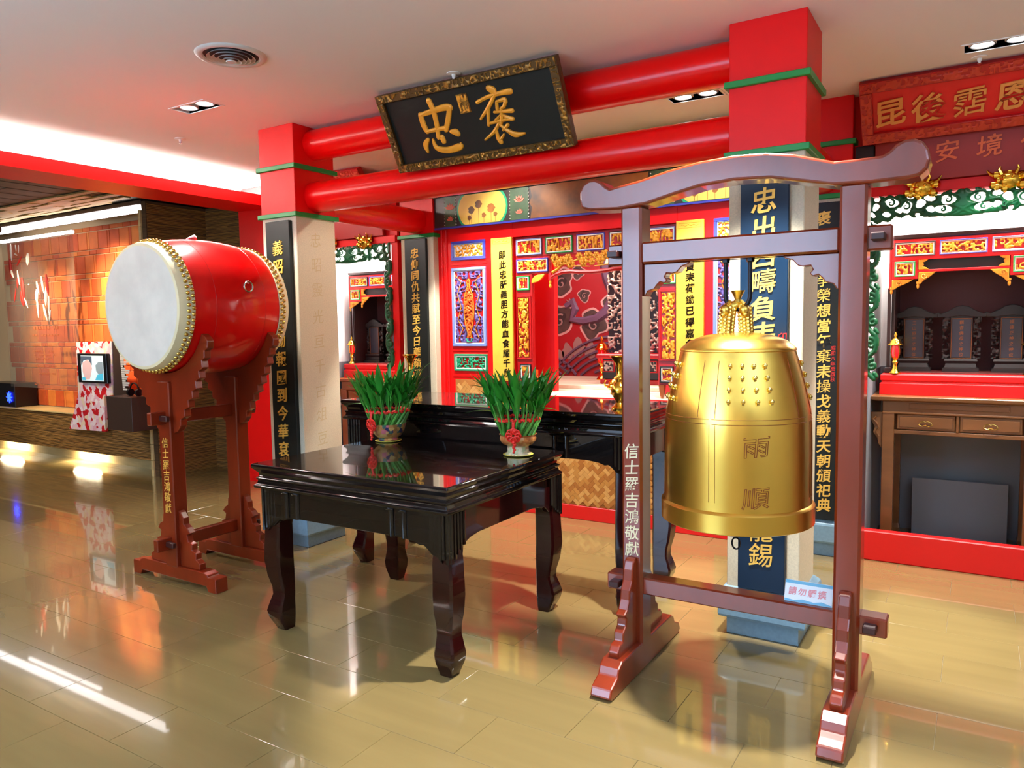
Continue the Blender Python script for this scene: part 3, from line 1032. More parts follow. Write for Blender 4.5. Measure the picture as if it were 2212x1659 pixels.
# ------------------------------------------------------------------ carved shrine screen inside the partition
SY = 5.130
scr = thing('shrine_screen', 'dark red carved screen with gilt panels framing the central shrine', 'screen', (CX, SY, .955))
fm = MB()
fm.cbox(-3.145, -1.805, SY, SY+.04, 2.030, 2.19, .003)
fm.cbox(-3.145, -2.995, SY, SY+.04, 1.055, 2.03, .003).cbox(-1.955, -1.805, SY, SY+.04, 1.055, 2.03, .003)
fm.cbox(-2.995, -2.835, SY, SY+.04, 1.897, 2.03, .003).cbox(-2.115, -1.955, SY, SY+.04, 1.897, 2.03, .003)
fm.build('frame', M_redd, scr)
for s in (0, 1):
    mx = (lambda x: x) if s == 0 else (lambda x: 2*CX-x)
    A, B = sorted((mx(-3.139), mx(-3.005)))
    ring4(MB(), A, B, 1.228, 1.732, .012, SY-.01, SY).build('stile_moulding', M_redd, scr)
    A, B = sorted((mx(-3.119), mx(-3.028)))
    relief(MB(), A, B, 1.245, 1.712, SY, .014, lambda X, Z: field('tall', X, Z, 61+s, 1, 1), .0032).build('gilt_relief', M_gold, scr, smooth=True)
    carved_panel(scr, *sorted((mx(-3.131), mx(-2.846))), 1.911, 2.016, SY, M_blue, 'floral', 71+s, inner=M_wht, ow=.006)
    carved_panel(scr, *sorted((mx(-3.133), mx(-3.014))), 1.773, 1.885, SY, M_green, 'figures', 73+s)
    carved_panel(scr, *sorted((mx(-3.112), mx(-3.012))), 1.072, 1.190, SY, M_dark, 'floral', 75+s)
    # spandrel leaf and pendant
    lf = [(-2.993, 1.826), (-2.990, 1.855), (-2.965, 1.882), (-2.93, 1.890), (-2.872, 1.892), (-2.905, 1.858), (-2.94, 1.835)]
    MB().prism([(mx(a), b) for a, b in lf], SY-.012, SY+.006).build('leaf_spandrel', M_gold, scr, bev=.003)
    MB().lathe([(.004, -.022), (.011, -.014), (.012, 0), (.006, .008), (.010, .018), (.010, .045)], 12, (mx(-2.838), SY+.012, 1.805)).build('gilt_pendant', M_gold, scr, smooth=True)
    MB().cbox(min(mx(-2.85), mx(-2.826)), max(mx(-2.85), mx(-2.826)), SY, SY+.03, 1.84, 1.90, .003).build('pendant_block', M_redd, scr)
    # little feet
    for xf in (-3.10, -3.02):
        MB().rect_loft(mx(xf)-.012, mx(xf)+.012, SY+.002, SY+.03, [(-.004, .957), (0, .98), (.006, 1.03), (.008, 1.056)]).build('foot', M_altarr, scr)
for i, x in enumerate((-3.016, -2.749, -2.4815, -2.214, -1.945)):
    carved_panel(scr, x-.1155, x+.1155, 2.046, 2.171, SY, (M_bluel, M_green, M_blue, M_dark, M_bluel)[i], 'figures', 81+i, ow=.006)
ogee = [(-2.835, 1.862), (-2.79, 1.885), (-2.72, 1.902), (-2.66, 1.903), (-2.58, 1.893), (-2.475, 1.889)]
ogee = ogee+[(2*CX-a, b) for a, b in ogee[-2::-1]]
MB().tube([(a, SY+.015, b) for a, b in ogee], .016, 8).build('ogee_rail', M_redd, scr, smooth=True)
flw = MB()
for i, (dx, dz) in enumerate(((-.315, .045), (-.30, .0), (-.20, .035), (-.18, -.005), (-.105, .05), (-.03, .055), (-.07, .005), (.0, .0), (.07, .01), (.105, .05), (.035, .045), (.20, .035), (.18, -.005), (.315, .045), (.30, .0), (-.25, .02), (.25, .02))):
    x, z = CX+dx, 1.962+dz
    r = .036 if i % 3 != 1 else .028
    z = CX*0+1.9655+dz*.95
    for q in range(6):
        flw.ball((x+r*.62*cos(q*pi/3), SY-.002, z+r*.62*sin(q*pi/3)), r*.46, 8, 5, sy=.5)
    flw.ball((x, SY-.010, z), r*.36, 6, 4)
flw.build('gilt_blossoms', M_gold, scr, smooth=True, kind='stuff')
br = MB()
for sg in (-1, 1):
    br.tube([(CX+sg*.34, SY+.004, 1.90), (CX+sg*.29, SY+.004, 1.925), (CX+sg*.24, SY, 1.97), (CX+sg*.2, SY, 2.02)], [.012, .011, .008, .005], 6)
    br.tube([(CX+sg*.25, SY, 1.955), (CX+sg*.12, SY, 1.985), (CX, SY, 2.005)], [.008, .007, .005], 6)
    br.tube([(CX+sg*.22, SY, 1.98), (CX+sg*.14, SY, 1.94), (CX+sg*.02, SY, 1.93)], [.007, .006, .004], 6)
br.build('gilt_branch', M_gold, scr, smooth=True)

# yellow couplet boards on the partition
def couplet(x0, x1, z0, z1, y, label, boardm, text, xs_, zs_, size, lm, cat='couplet board', th=.022, group=None, name='couplet_board', edge=None, ext=.03, bold=.018):
    t = thing(name, label, cat, ((x0+x1)/2, y, z0), group)
    MB().cbox(x0, x1, y-th, y, z0, z1, .003).build('board', boardm, t)
    if edge:
        ring4(MB(), x0+.008, x1-.008, z0+.01, z1-.01, .004, y-th-.002, y-th+.001).build('edge_line', edge, t)
    write(t, text, xs_, y-th-ext*size*.5, zs_, size, lm, ext=ext, bold=bold)
    return t


yz = lin(2.059, 1.122, 12)
t = couplet(-3.343, -3.149, 1.055, 2.193, PY, 'yellow board with black calligraphy left of the carved shrine screen', M_yellow, '即此忠肝義胆方能血食耀千秋', [-3.236+.0025*i for i in range(13)], lin(2.059, 1.122, 13), .068, M_ink, group='yellow couplet boards')
yz = [1.872+.076*i for i in range(2, 0, -1)]
t2 = couplet(-1.805, -1.609, 1.055, 2.199, PY, 'yellow board with black calligraphy right of the carved shrine screen', M_yellow, '負耒荷鋤已得嘉名', [-1.704]*8, [1.885, 1.812, 1.736, 1.657, 1.581, 1.501, 1.424, 1.352], .066, M_ink, group='yellow couplet boards')
for tt, xc in ((t, -3.246), (t2, -1.707)):
    for dz in (2.165, 1.085):
        ring4(MB(), xc-.08, xc+.08, dz-.018, dz+.018, .004, PY-.0235, PY-.0215).build('relief_border', M_yellowr, tt)
        MB().tube([(xc-.06+.01*i, PY-.0225, dz+.006*sin(i*1.6)) for i in range(13)], .002, 5).build('relief_scroll', M_yellowr, tt)

# calligraphy boards on the pillars
zs_ = lin(2.043, 0.676, 12)
t = couplet(-4.140, -3.910, .26, 2.221, 3.54, 'black board with gilt calligraphy on the front pillar beside the drum', M_plate, '義昭北闕荷鋤報國到今華袞', [-4.024-.0015*i for i in range(12)], zs_, .105, M_letter, group='couplet boards on the pillars', th=.03)
t = couplet(-0.943, -0.731, .242, 2.235, 3.54, 'blue black board with gilt calligraphy on the front pillar behind the bell', M_plateb, '忠出西疇負耒寵錫', [-.837]*8, [2.04, 1.915, 1.797, 1.681, 1.558, 1.44, .533, .415], .118, M_letter, group='couplet boards on the pillars', th=.03)
s_ = glyph('印', M_seal, .006, .01)
inst('red_seal', s_, t, (-.752, 3.508, 1.42), (pi/2, 0, 0), (.045, .06, .045))
t = couplet(-4.174, -3.946, .26, 2.235, 5.035, 'black board with gilt calligraphy on the back pillar left of partition', M_plate, '忠仰同仇共賦至今日薦蘋予', [-4.063]*12, lin(2.118, 1.10, 12), .088, M_letter, group='couplet boards on the pillars', th=.03)
zz_ = lin(2.126, .333, 20)
t = couplet(-0.985, -0.742, .238, 2.222, 5.035, 'black board with gilt calligraphy on the back pillar beside the bell', M_plate, '褒   爭榮想當年棄耒操戈義動天朝頒祀典', [-.835+.0014*i for i in range(20)], zz_, .088, M_letter, group='couplet boards on the pillars', th=.03)
write(t, '昭和八年癸酉秋', [-.768]*7, 5.004, lin(1.326, 1.131, 7), .030, M_seal, ext=.006)

# ------------------------------------------------------------------ side altars in their niches
def lamp(x, y, z, h, label, group):
    t = thing('altar_lamp', label, 'altar lamp', (x, y, z), group)
    k = h/.27
    MB().lathe([(.036*k, 0), (.036*k, .006*k), (.024*k, .018*k), (.014*k, .035*k), (.012*k, .06*k), (.020*k, .075*k), (.013*k, .085*k), (.018*k, .098*k), (.026*k, .104*k)], 20, (x, y, z)).build('foot', M_goldp, t, smooth=True)
    MB().lathe([(.018*k, .104*k), (.024*k, .122*k), (.025*k, .158*k), (.020*k, .182*k)], 20, (x, y, z)).build('ruby_glass', M_ruby, t, smooth=True)
    MB().lathe([(.024*k, .180*k), (.046*k, .186*k), (.046*k, .190*k), (.036*k, .198*k), (.031*k, .212*k), (.020*k, .226*k), (.008*k, .233*k), (.006*k, .240*k), (.011*k, .247*k), (.008*k, .256*k), (.002*k, .270*k)], 20, (x, y, z)).build('canopy', M_goldp, t, smooth=True)
    for a in range(6):
        ca, sa = cos(a*pi/3+.5), sin(a*pi/3+.5)
        MB().tube([(x+.022*k*ca, y+.022*k*sa, z+.104*k), (x+.029*k*ca, y+.029*k*sa, z+.14*k), (x+.024*k*ca, y+.024*k*sa, z+.184*k)], .0030*k, 5).build('gilt_strut', M_goldp, t, smooth=True)
    return t


def scroll_lines(x0, x1, z0, z1, seed):
    q = random.Random(seed)
    out = []
    w, h = x1-x0, z1-z0
    n = max(2, int(w/(h*.62)))
    for i in range(n):
        cx = x0+w*(i+.5)/n
        sg = 1 if cx < (x0+x1)/2 else -1
        out.append((spiral(cx, z0+h*.60, h*.30, pi/2*sg+q.uniform(-.4, .4), 1.15, sg), h*.11))
        out.append((spiral(cx+sg*h*.18, z0+h*.28, h*.17, -pi/2+q.uniform(-.4, .4), .9, -sg), h*.10))
        out.append(([(cx-h*.34, z0+h*.12), (cx-h*.1, z0+h*.10), (cx+h*.14, z0+h*.22), (cx+h*.36, z0+h*.12)], h*.11))
        out.append(([(cx-h*.3, z0+h*.93), (cx, z0+h*.86), (cx+h*.3, z0+h*.93)], h*.085))
    return out


def side_altar(xc, side, woodm, tablet_text):
    S = side
    # niche shell
    mb = MB()
    mb.box(xc-.56, xc-.50, 5.14, 6.0, 0, 2.5).box(xc+.50, xc+.56, 5.14, 6.0, 0, 2.5)
    mb.box(xc-.56, xc+.56, 6.0, 6.06, 0, 2.5).box(xc-.56, xc+.56, 5.2, 6.06, 2.5, 2.54)
    w = tag(mb.build('wall_niche', M_white), 'white lit niche around the %s side altar' % S, 'niche', kind='structure')
    d = MB().box(xc-.5, xc+.5, 5.985, 6.0, 0, 1.165)
    d.box(xc-.5, xc-.488, 5.2, 5.985, 0, 1.165).box(xc+.488, xc+.5, 5.2, 5.985, 0, 1.165)
    d.build('grey_dado', M_grey, w)
    mb = MB().box(xc-.62, xc+.56, 5.11, 5.2, 2.235, 2.86)
    h = tag(mb.build('wall_header', M_red), 'red header wall above the %s side altar' % S, 'wall', kind='structure')
    MB().cbox(xc-.62, xc+.56, 5.085, 5.11, 2.238, 2.30, .003).build('header_moulding', M_red, h)
    j = MB().box(xc-.57, xc-.50, 5.10, 5.16, .187, 2.24).box(xc+.50, xc+.57, 5.10, 5.16, .187, 2.24).build('niche_jamb', M_red, h)
    s_ = MB().cbox(xc-.60, xc+.56, 5.07, 5.14, 0, .186, .006)
    tag(s_.build('altar_step', M_redb), 'red kick board in front of the %s side altar' % S, 'step')
    # pierced green carving round the opening
    t = thing('carved_fretwork', 'green pierced scroll carving framing the %s side altar' % S, 'carving', (xc, 5.10, 1.1), 'green fretwork arches')
    HL = ((.077, .66, .036, .027), (.098, .32, .044, .022), (.118, .97, .018, .016), (.168, .78, .027, .018), (.160, .36, .020, .018), (.217, .60, .022, .026), (.262, .92, .02, .016), (.288, .50, .026, .034), (.322, .40, .016, .016), (.368, .72, .034, .026), (.395, .28, .020, .016), (.442, .90, .016, .014), (.455, .60, .016, .022), (.470, .30, .012, .016), (.042, .98, .014, .012), (.235, .18, .012, .010))

    def f_val(X, Z):
        u = np.abs(X-xc)
        v = (Z-2.085)/.150
        u2 = u+.006*np.sin(Z*90)
        f = np.full(X.shape, .25)
        for hu, hv, ha, hb in HL:
            d = np.sqrt(((u2-hu-.25*(v-hv)*.02)/ha)**2+((v-hv)*.150/hb)**2)-1
            f = np.minimum(f, d*.35)
        low = v-(.06+.10*np.exp(-((u-.30)/.07)**2)-.06*np.exp(-(u/.10)**2)-.10*np.exp(-((u-.42)/.05)**2)+.05*np.sin(u*95)*(u > .2))
        f = np.minimum(f, low*.6)
        f = np.minimum(f, (1.0-v+.03*np.sin(u*120))*1.2)
        return f+.02*np.sin(u*160+7*np.sin(Z*60))*(f > .06)
    relief(MB(), xc-.492, xc+.492, 2.06, 2.240, 5.10, .030, f_val, .0036, .45).build('valance', M_fret, t, smooth=True)
    for sg in (-1, 1):
        for (u_, v_, r_) in ((.075, .66, .022), (.290, .52, .024), (.370, .70, .022), (.10, .30, .016), (.20, .30, .014)):
            MB().tube([(a, 5.072, b) for a, b in spiral(xc+sg*u_, 2.085+.15*v_, r_, pi/2, 1.1, sg, 12)], [.0075-.0004*i for i in range(13)], 5).build('scroll_tendril', M_fret, t, smooth=True)
    for sg in (-1, 1):
        xa = xc+sg*.463
        ls = []
        for q in range(7):
            zc = 2.03-q*.135
            sd = sg*(1 if q % 2 else -1)
            ls.append((spiral(xa+sd*.006, zc, .034, pi/2, 1.1, sd), .0125))
            ls.append(([(xa-sd*.022, zc+.05), (xa-sd*.03, zc), (xa-sd*.018, zc-.05), (xa+sd*.018, zc-.085)], .014))
            ls.append(([(xa+sd*.02, zc-.05), (xa+sd*.032, zc-.07)], .011))
        a_, b_ = sorted((xa-.042, xa+.042))
        relief(MB(), a_, b_, 1.12, 2.09, 5.10, .030, lambda X, Z: -polydist(X, Z, ls)*20, .005, .6).build('jamb_carving', M_fret, t, smooth=True)
    for sg in (-1, 1):
        x, z = xc+sg*.214, 2.262
        q = random.Random(3)
        m = MB()
        m.ball((x, 5.075, z), .055, 10, 7, sx=1.25, sy=.7)
        for k in range(26):
            a, b = q.uniform(0, 2*pi), q.uniform(.02, .085)
            m.ball((x+b*1.05*cos(a), 5.055+.02*q.random(), z+b*.62*sin(a)), q.uniform(.010, .024), 6, 4)
        for s2 in (-1, 1):
            m.tube([(x+s2*.05, 5.065, z+.02), (x+s2*.085, 5.06, z+.035), (x+s2*.105, 5.055, z+.06)], [.014, .010, .003], 6)
            m.tube([(x+s2*.03, 5.06, z+.03), (x+s2*.045, 5.055, z+.058), (x+s2*.04, 5.05, z+.075)], [.012, .009, .003], 6)
            m.ball((x+s2*.022, 5.03, z+.012), .010, 8, 5)
        m.build('gilt_lion_mask', M_goldp, t, smooth=True)
    # altar table
    t = thing('altar_table', 'carved wooden altar table with two drawers in the %s niche' % S, 'altar table', (xc, 5.64, 0), 'side altar tables')
    MB().rect_loft(xc-.47, xc+.47, 5.34, 5.94, [(-.01, .975), (.012, .985), (.016, 1.003), (.012, 1.009)]).build('table_top', woodm, t)
    ap = MB().cbox(xc-.42, xc+.42, 5.365, 5.40, .905, .975, .003).build('frieze', woodm, t)
    ring4(MB(), xc-.27, xc+.27, .925, .965, .006, 5.360, 5.366).build('frieze_moulding', woodm, ap)
    MB().cbox(xc-.42, xc+.42, 5.365, 5.40, .765, .79, .003).build('lower_rail', woodm, t)
    MB().cbox(xc-.42, xc+.42, 5.355, 5.40, .895, .908, .003).build('upper_rail', woodm, t)
    MB().cbox(xc-.008, xc+.008, 5.362, 5.40, .79, .895, .003).build('divider', woodm, t)
    for x0, x1 in ((xc-.335, xc-.012), (xc+.012, xc+.335)):
        dr = MB().cbox(x0, x1, 5.368, 5.80, .795, .893, .004).build('drawer', woodm, t)
        MB().rect_loft(x0+.014, x1-.014, 5.36, 5.366, [(0, .81), (0, .878)]).build('drawer_panel', woodm, dr, bev=.004)
        xm = (x0+x1)/2
        MB().tube([(xm-.03, 5.352, .846), (xm-.038, 5.348, .832), (xm-.018, 5.346, .822), (xm, 5.346, .830), (xm+.018, 5.346, .822), (xm+.038, 5.348, .832), (xm+.03, 5.352, .846), (xm+.01, 5.35, .856), (xm, 5.35, .848), (xm-.01, 5.35, .856)], .003, 6, closed=True).build('brass_pull', M_brass, dr, smooth=True)
    for sx in (-1, 1):
        for y0 in (5.36, 5.86):
            xa, xb = sorted((xc+sx*.42, xc+sx*.35))
            MB().rect_loft(xa, xb, y0, y0+.06, [(.002, 0), (.006, .03), (0, .06), (0, .905)]).build('leg', woodm, t, bev=.004)
        bp = [(xc+sx*.42, .90), (xc+sx*.49, .90), (xc+sx*.485, .84), (xc+sx*.465, .80), (xc+sx*.475, .765), (xc+sx*.45, .73), (xc+sx*.442, .69), (xc+sx*.42, .66)]
        MB().prism(bp, 5.38, 5.41).build('carved_bracket', woodm, t, bev=.004)
        cz_ = [(xc+sx*.455, .87), (xc+sx*.475, .85), (xc+sx*.455, .83), (xc+sx*.44, .80), (xc+sx*.455, .77), (xc+sx*.44, .74)]
        MB().tube([(a, 5.376, b) for a, b in cz_], .007, 6).build('bracket_scroll', woodm, t, smooth=True)
    # stepped red plinth carrying the cabinet
    pl = MB().rect_loft(xc-.44, xc+.44, 5.44, 5.93, [(.008, 1.009), (.008, 1.083), (-.004, 1.090), (-.004, 1.098), (.004, 1.104), (.004, 1.136), (-.004, 1.146)])
    tag(pl.build('altar_plinth', M_redb, bev=.002), 'stepped red plinth on the %s altar table' % S, 'plinth', 'side altar plinths')
    # shrine cabinet
    YC = 5.50
    t = thing('shrine_cabinet', 'dark shrine cabinet with red and gilt carved front in the %s niche' % S, 'shrine cabinet', (xc, YC, 1.146), 'side shrine cabinets')
    MB().rect_loft(xc-.385, xc+.385, YC-.005, 5.90, [(0, 2.008), (.012, 2.018), (.016, 2.036), (.004, 2.047)]).build('roof_board', M_cabe, t)
    MB().cbox(xc-.395, xc-.375, YC+.03, 5.88, 1.146, 2.01, .002).build('side_panel', M_cabe, t)
    MB().cbox(xc+.375, xc+.395, YC+.03, 5.88, 1.146, 2.01, .002).build('side_panel', M_cabe, t)
    MB().box(xc-.375, xc+.375, 5.87, 5.885, 1.146, 2.01).build('back_panel', M_cabin, t)
    MB().box(xc-.375, xc+.375, YC+.03, 5.87, 1.147, 1.152).build('floor_panel', M_cabin, t)
    for sx in (-1, 1):
        MB().cbox(xc+sx*.408-.010, xc+sx*.408+.010, YC+.004, YC+.024, 1.146, 1.70, .002).build('slim_post', M_cabe, t)
        MB().cbox(xc+sx*.408-.020, xc+sx*.408+.020, YC-.006, YC+.034, 1.146, 1.182, .004).build('post_foot', M_cabe, t)
    fr = MB()
    fr.cbox(xc-.397, xc+.397, YC, YC+.025, 1.876, 2.01, .002)
    fr.cbox(xc-.397, xc-.248, YC, YC+.025, 1.755, 1.876, .002).cbox(xc+.248, xc+.397, YC, YC+.025, 1.755, 1.876, .002)
    fr.cbox(xc-.248, xc+.248, YC, YC+.022, 1.796, 1.812, .002)
    fr.cbox(xc-.412, xc-.397, YC, YC+.025, 1.69, 2.01, .002).cbox(xc+.397, xc+.412, YC, YC+.025, 1.69, 2.01, .002)
    fr.build('front_frame', M_redb, t)
    MB().box(xc-.245, xc+.245, YC+.02, YC+.024, 1.812, 1.876).build('slot_back', M_dark, t)
    for i, (a, b) in enumerate(((-.382, -.152), (-.128, .128), (.152, .382))):
        carved_panel(t, xc+a, xc+b, 1.900, 1.990, YC, (M_dark, M_blue, M_bluel)[i], 'floral' if i != 1 else 'dense', 91+i, ow=.005, iw=.008, res=.0032)
    for i, sg in enumerate((-1, 1)):
        carved_panel(t, *sorted((xc+sg*.380, xc+sg*.262)), 1.772, 1.868, YC, M_green, 'floral', 95+i, ow=.006, iw=.008, res=.0032)
        cn = [(xc+sg*.244, 1.876), (xc+sg*.19, 1.876), (xc+sg*.205, 1.862), (xc+sg*.22, 1.858), (xc+sg*.212, 1.844), (xc+sg*.22, 1.832), (xc+sg*.20, 1.826), (xc+sg*.185, 1.812), (xc+sg*.244, 1.812)]
        MB().prism(cn, YC-.004, YC+.012).build('gilt_corner', M_gold, t, bev=.003)
        for xa, zt, wv, hv in ((.243, 1.796, .098, .075), (.395, 1.752, .125, .062)):
            sp2 = [(xc+sg*xa, zt), (xc+sg*(xa-wv), zt), (xc+sg*(xa-wv*.78), zt-hv*.28), (xc+sg*(xa-wv*.55), zt-hv*.5), (xc+sg*(xa-wv*.3), zt-hv*.72), (xc+sg*(xa-.012), zt-hv)] + [(xc+sg*xa, zt-hv)]
            p_ = MB().prism(sp2, YC-.002, YC+.012).build('gilt_spandrel', M_gold, t, bev=.003)
            MB().tube([(a, YC-.004, b) for a, b in spiral(xc+sg*(xa-wv*.32), zt-hv*.33, hv*.26, 0, 1.2, sg)], .004, 5).build('spandrel_curl', M_gold, p_, smooth=True)
            MB().lathe([(.002, -.030), (.008, -.022), (.009, -.008), (.006, 0), (.010, .004), (.010, .016)], 10, (xc+sg*(xa+.002), YC+.006, zt-hv)).build('gilt_pendant', M_gold, t, smooth=True)
    # spirit tablets
    for i, dx in enumerate((-.272, 0, .272)):
        x = xc+dx
        b = thing('spirit_tablet', '%s carved dark spirit tablet inside the %s shrine cabinet' % (('left hand', 'middle', 'right hand')[i], S), 'spirit tablet', (x, 5.70, 1.152), 'spirit tablets in the side shrines')
        MB().rect_loft(x-.09, x+.09, 5.66, 5.74, [(.012, 1.152), (.012, 1.172), (0, 1.180), (-.006, 1.205), (.004, 1.222), (0, 1.235)]).build('base', M_tab, b)
        MB().box(x-.062, x+.062, 5.70, 5.72, 1.235, 1.52).build('board', M_tab, b)
        hd = [(x-.135, 1.505), (x-.138, 1.54), (x-.118, 1.528), (x-.07, 1.55), (x-.04, 1.572), (x, 1.582), (x+.04, 1.572), (x+.07, 1.55), (x+.118, 1.528), (x+.138, 1.54), (x+.135, 1.505), (x+.08, 1.505), (x, 1.515), (x-.08, 1.505)]
        MB().prism(hd, 5.685, 5.725).build('crest', M_tab, b, bev=.004)
        for sg in (-1, 1):
            a_, b_ = sorted((x+sg*.066, x+sg*.108))
            relief(MB(), a_, b_, 1.235, 1.51, 5.715, .02, lambda X, Z: field('floral', X, Z, 101+i, 1, 1)+.05, .006).build('side_carving', M_tab, b, smooth=True)
        pn = MB().box(x-.052, x+.052, 5.696, 5.70, 1.243, 1.492).build('text_panel', M_tabp, b)
        ring4(MB(), x-.058, x+.058, 1.237, 1.498, .003, 5.692, 5.70).build('gilt_edge', M_tgold, b)
        if tablet_text[i]:
            n = len(tablet_text[i])
            write(b, tablet_text[i], [x]*n, 5.694, lin(1.472, 1.262, n), .026, M_tgold, ext=.01)
    for sg in (-1, 1):
        lamp(xc+sg*.362, 5.468, 1.146, .27, 'gilt lamp with ruby glass at the %s end of the %s altar plinth' % ('left' if sg < 0 else 'right', S), 'gilt altar lamps with ruby glass')
    g_ = MB().cbox(xc-.27, xc+.29, 5.84, 5.855, 0, .40, .002)
    tag(g_.build('grey_board', M_grey), 'grey board leaning on the wall beneath the %s altar table' % S, 'board')


side_altar(-0.10, 'right', M_altar, ('三山國王之神位', '觀音佛母之神位', '福德正神之神位'))
side_altar(-4.90, 'left', M_altarr, ('', '', ''))


# ------------------------------------------------------------------ name boards above the side altars
def name_board(xc, side, text, xs_, hw=.56):
    # upper framed board leaning forward from the ceiling, lower plain board under it
    y0, z0, y1, z1 = 5.00, 2.545, 4.785, 2.842
    ang = atan2(y0-y1, z1-z0)
    t = thing('name_board', 'red name board in a carved red frame, top board above the %s side altar' % side, 'name board', (xc, y0, z0))
    hgt = sqrt((y0-y1)**2+(z1-z0)**2)

    def lean(x, y, z):
        zz_, yy = z, y
        return (x, y0+yy*cos(ang)-zz_*sin(ang), z0+zz_*cos(ang)+yy*sin(ang))
    fr = ring4(MB(), xc-hw, xc+hw, 0, hgt, .062, -.03, .03)
    fr.xf(lambda x, y, z: lean(x, y, z)).build('carved_frame', M_redd, t)
    m = MB()
    for k, (a, b, c_, d_) in enumerate(((xc-hw+.006, xc+hw-.006, hgt-.056, hgt-.006), (xc-hw+.006, xc+hw-.006, .006, .056), (xc-hw+.006, xc-hw+.056, .062, hgt-.062), (xc+hw-.056, xc+hw-.006, .062, hgt-.062))):
        relief(m, a, b, c_, d_, -.03, .006, lambda X, Z: field('floral', X, Z, 111+k, 1, 1)+.02, .0055)
    m.xf(lean).build('frame_relief', M_nframe, t, smooth=True)
    MB().box(xc-hw+.06, xc+hw-.06, -.004, .012, .06, hgt-.06).xf(lean).build('board', M_redb, t)
    if text:
        for i, ch in enumerate(text):
            me = glyph(ch, M_nlet, .03, .018)
            p = lean(xs_[i], -.012, hgt*.47)
            inst('character', me, t, p, (pi/2+ang, 0, 0), (.175, .165, .165))
    return t


name_board(-0.06, 'right', '昆後霑恩', [-.470, -.278, -.080, .118])
name_board(-5.02, 'left', '', [])


def lower_board(xc, side, text, xs_, hw):
    t = thing('name_board', 'plain brownish red name board, lower board above the %s side altar' % side, 'name board', (xc, 5.08, 2.30))
    ang = radians(7)
    f_ = lambda x, y, z: (x, 5.075+y*cos(ang)-z*sin(ang), 2.303+z*cos(ang)+y*sin(ang))
    MB().cbox(xc-hw, xc+hw, -.012, .012, 0, .33, .003).xf(f_).build('board', mat('brown_red_board_'+side, (158, 30, 22), 0.5), t)
    MB().cbox(xc-hw, xc+hw, -.02, .012, .318, .334, .002).xf(f_).build('top_edge', M_redb, t)
    for i, ch in enumerate(text):
        p = f_(xs_[i], -.016, .155)
        inst('character', glyph(ch, M_orange, .02, .01), t, p, (pi/2+ang, 0, 0), (.130, .125, .125))


lower_board(-0.02, 'right', '安境佑', [-.185, .02, .225], .54)
lower_board(-4.98, 'left', '', [], .52)
sb = MB().cbox(-.665, -.562, 5.02, 5.10, 2.455, 2.535, .004)  # black box put in for the dark gap beneath the name board
tag(sb.build('dark_gap_box', M_screen), 'small black box for the dark gap under the left end of the red framed name board', 'speaker')

# ------------------------------------------------------------------ black sign board on the round beams
sy0, sz0, sy1, sz1 = 3.600, 2.437, 3.392, 2.836
sang = atan2(sy0-sy1, sz1-sz0)
shh = sqrt((sy0-sy1)**2+(sz1-sz0)**2)
SXC, SHW = -2.410, 0.592
sign = thing('sign_board', 'black sign board with two big gilt characters leaning from the red beams', 'sign board', (SXC, sy0, sz0))


def slean(x, y, z):
    return (x, sy0+y*cos(sang)-z*sin(sang), sz0+z*cos(sang)+y*sin(sang))


M_sframe = mat('dark_gilt_frame', (92, 66, 26), 0.4, 0.4)
M_sgilt = mat('worn_gilt_relief', (188, 138, 52), 0.38, 0.5, var=.5, scale=(40, 40, 40), col2=(80, 50, 20))
MB().cbox(SXC-SHW, SXC+SHW, -.002, .02, 0, shh, .003).xf(slean).build('back_board', M_sframe, sign)
ring4(MB(), SXC-SHW, SXC+SHW, 0, shh, .046, -.028, .0).xf(slean).build('frame', M_sframe, sign)
m = MB()
for k, (a, b, c_, d_) in enumerate(((SXC-SHW+.004, SXC+SHW-.004, shh-.042, shh-.004), (SXC-SHW+.004, SXC+SHW-.004, .004, .042), (SXC-SHW+.004, SXC-SHW+.042, .046, shh-.046), (SXC+SHW-.042, SXC+SHW-.004, .046, shh-.046))):
    relief(m, a, b, c_, d_, -.028, .007, lambda X, Z: 0.20-np.abs(vnoise(X*62+5, Z*62+9, 121+k)-.5)*1.5, .0036)
m.xf(slean).build('frame_relief', M_sgilt, sign, smooth=True)
MB().box(SXC-SHW+.044, SXC+SHW-.044, -.008, -.002, .044, shh-.044).xf(slean).build('black_field', M_plate, sign)
M_sgold = mat('sign_gold', (240, 164, 40), 0.42, 0.15, var=.12, scale=(18, 18, 18))


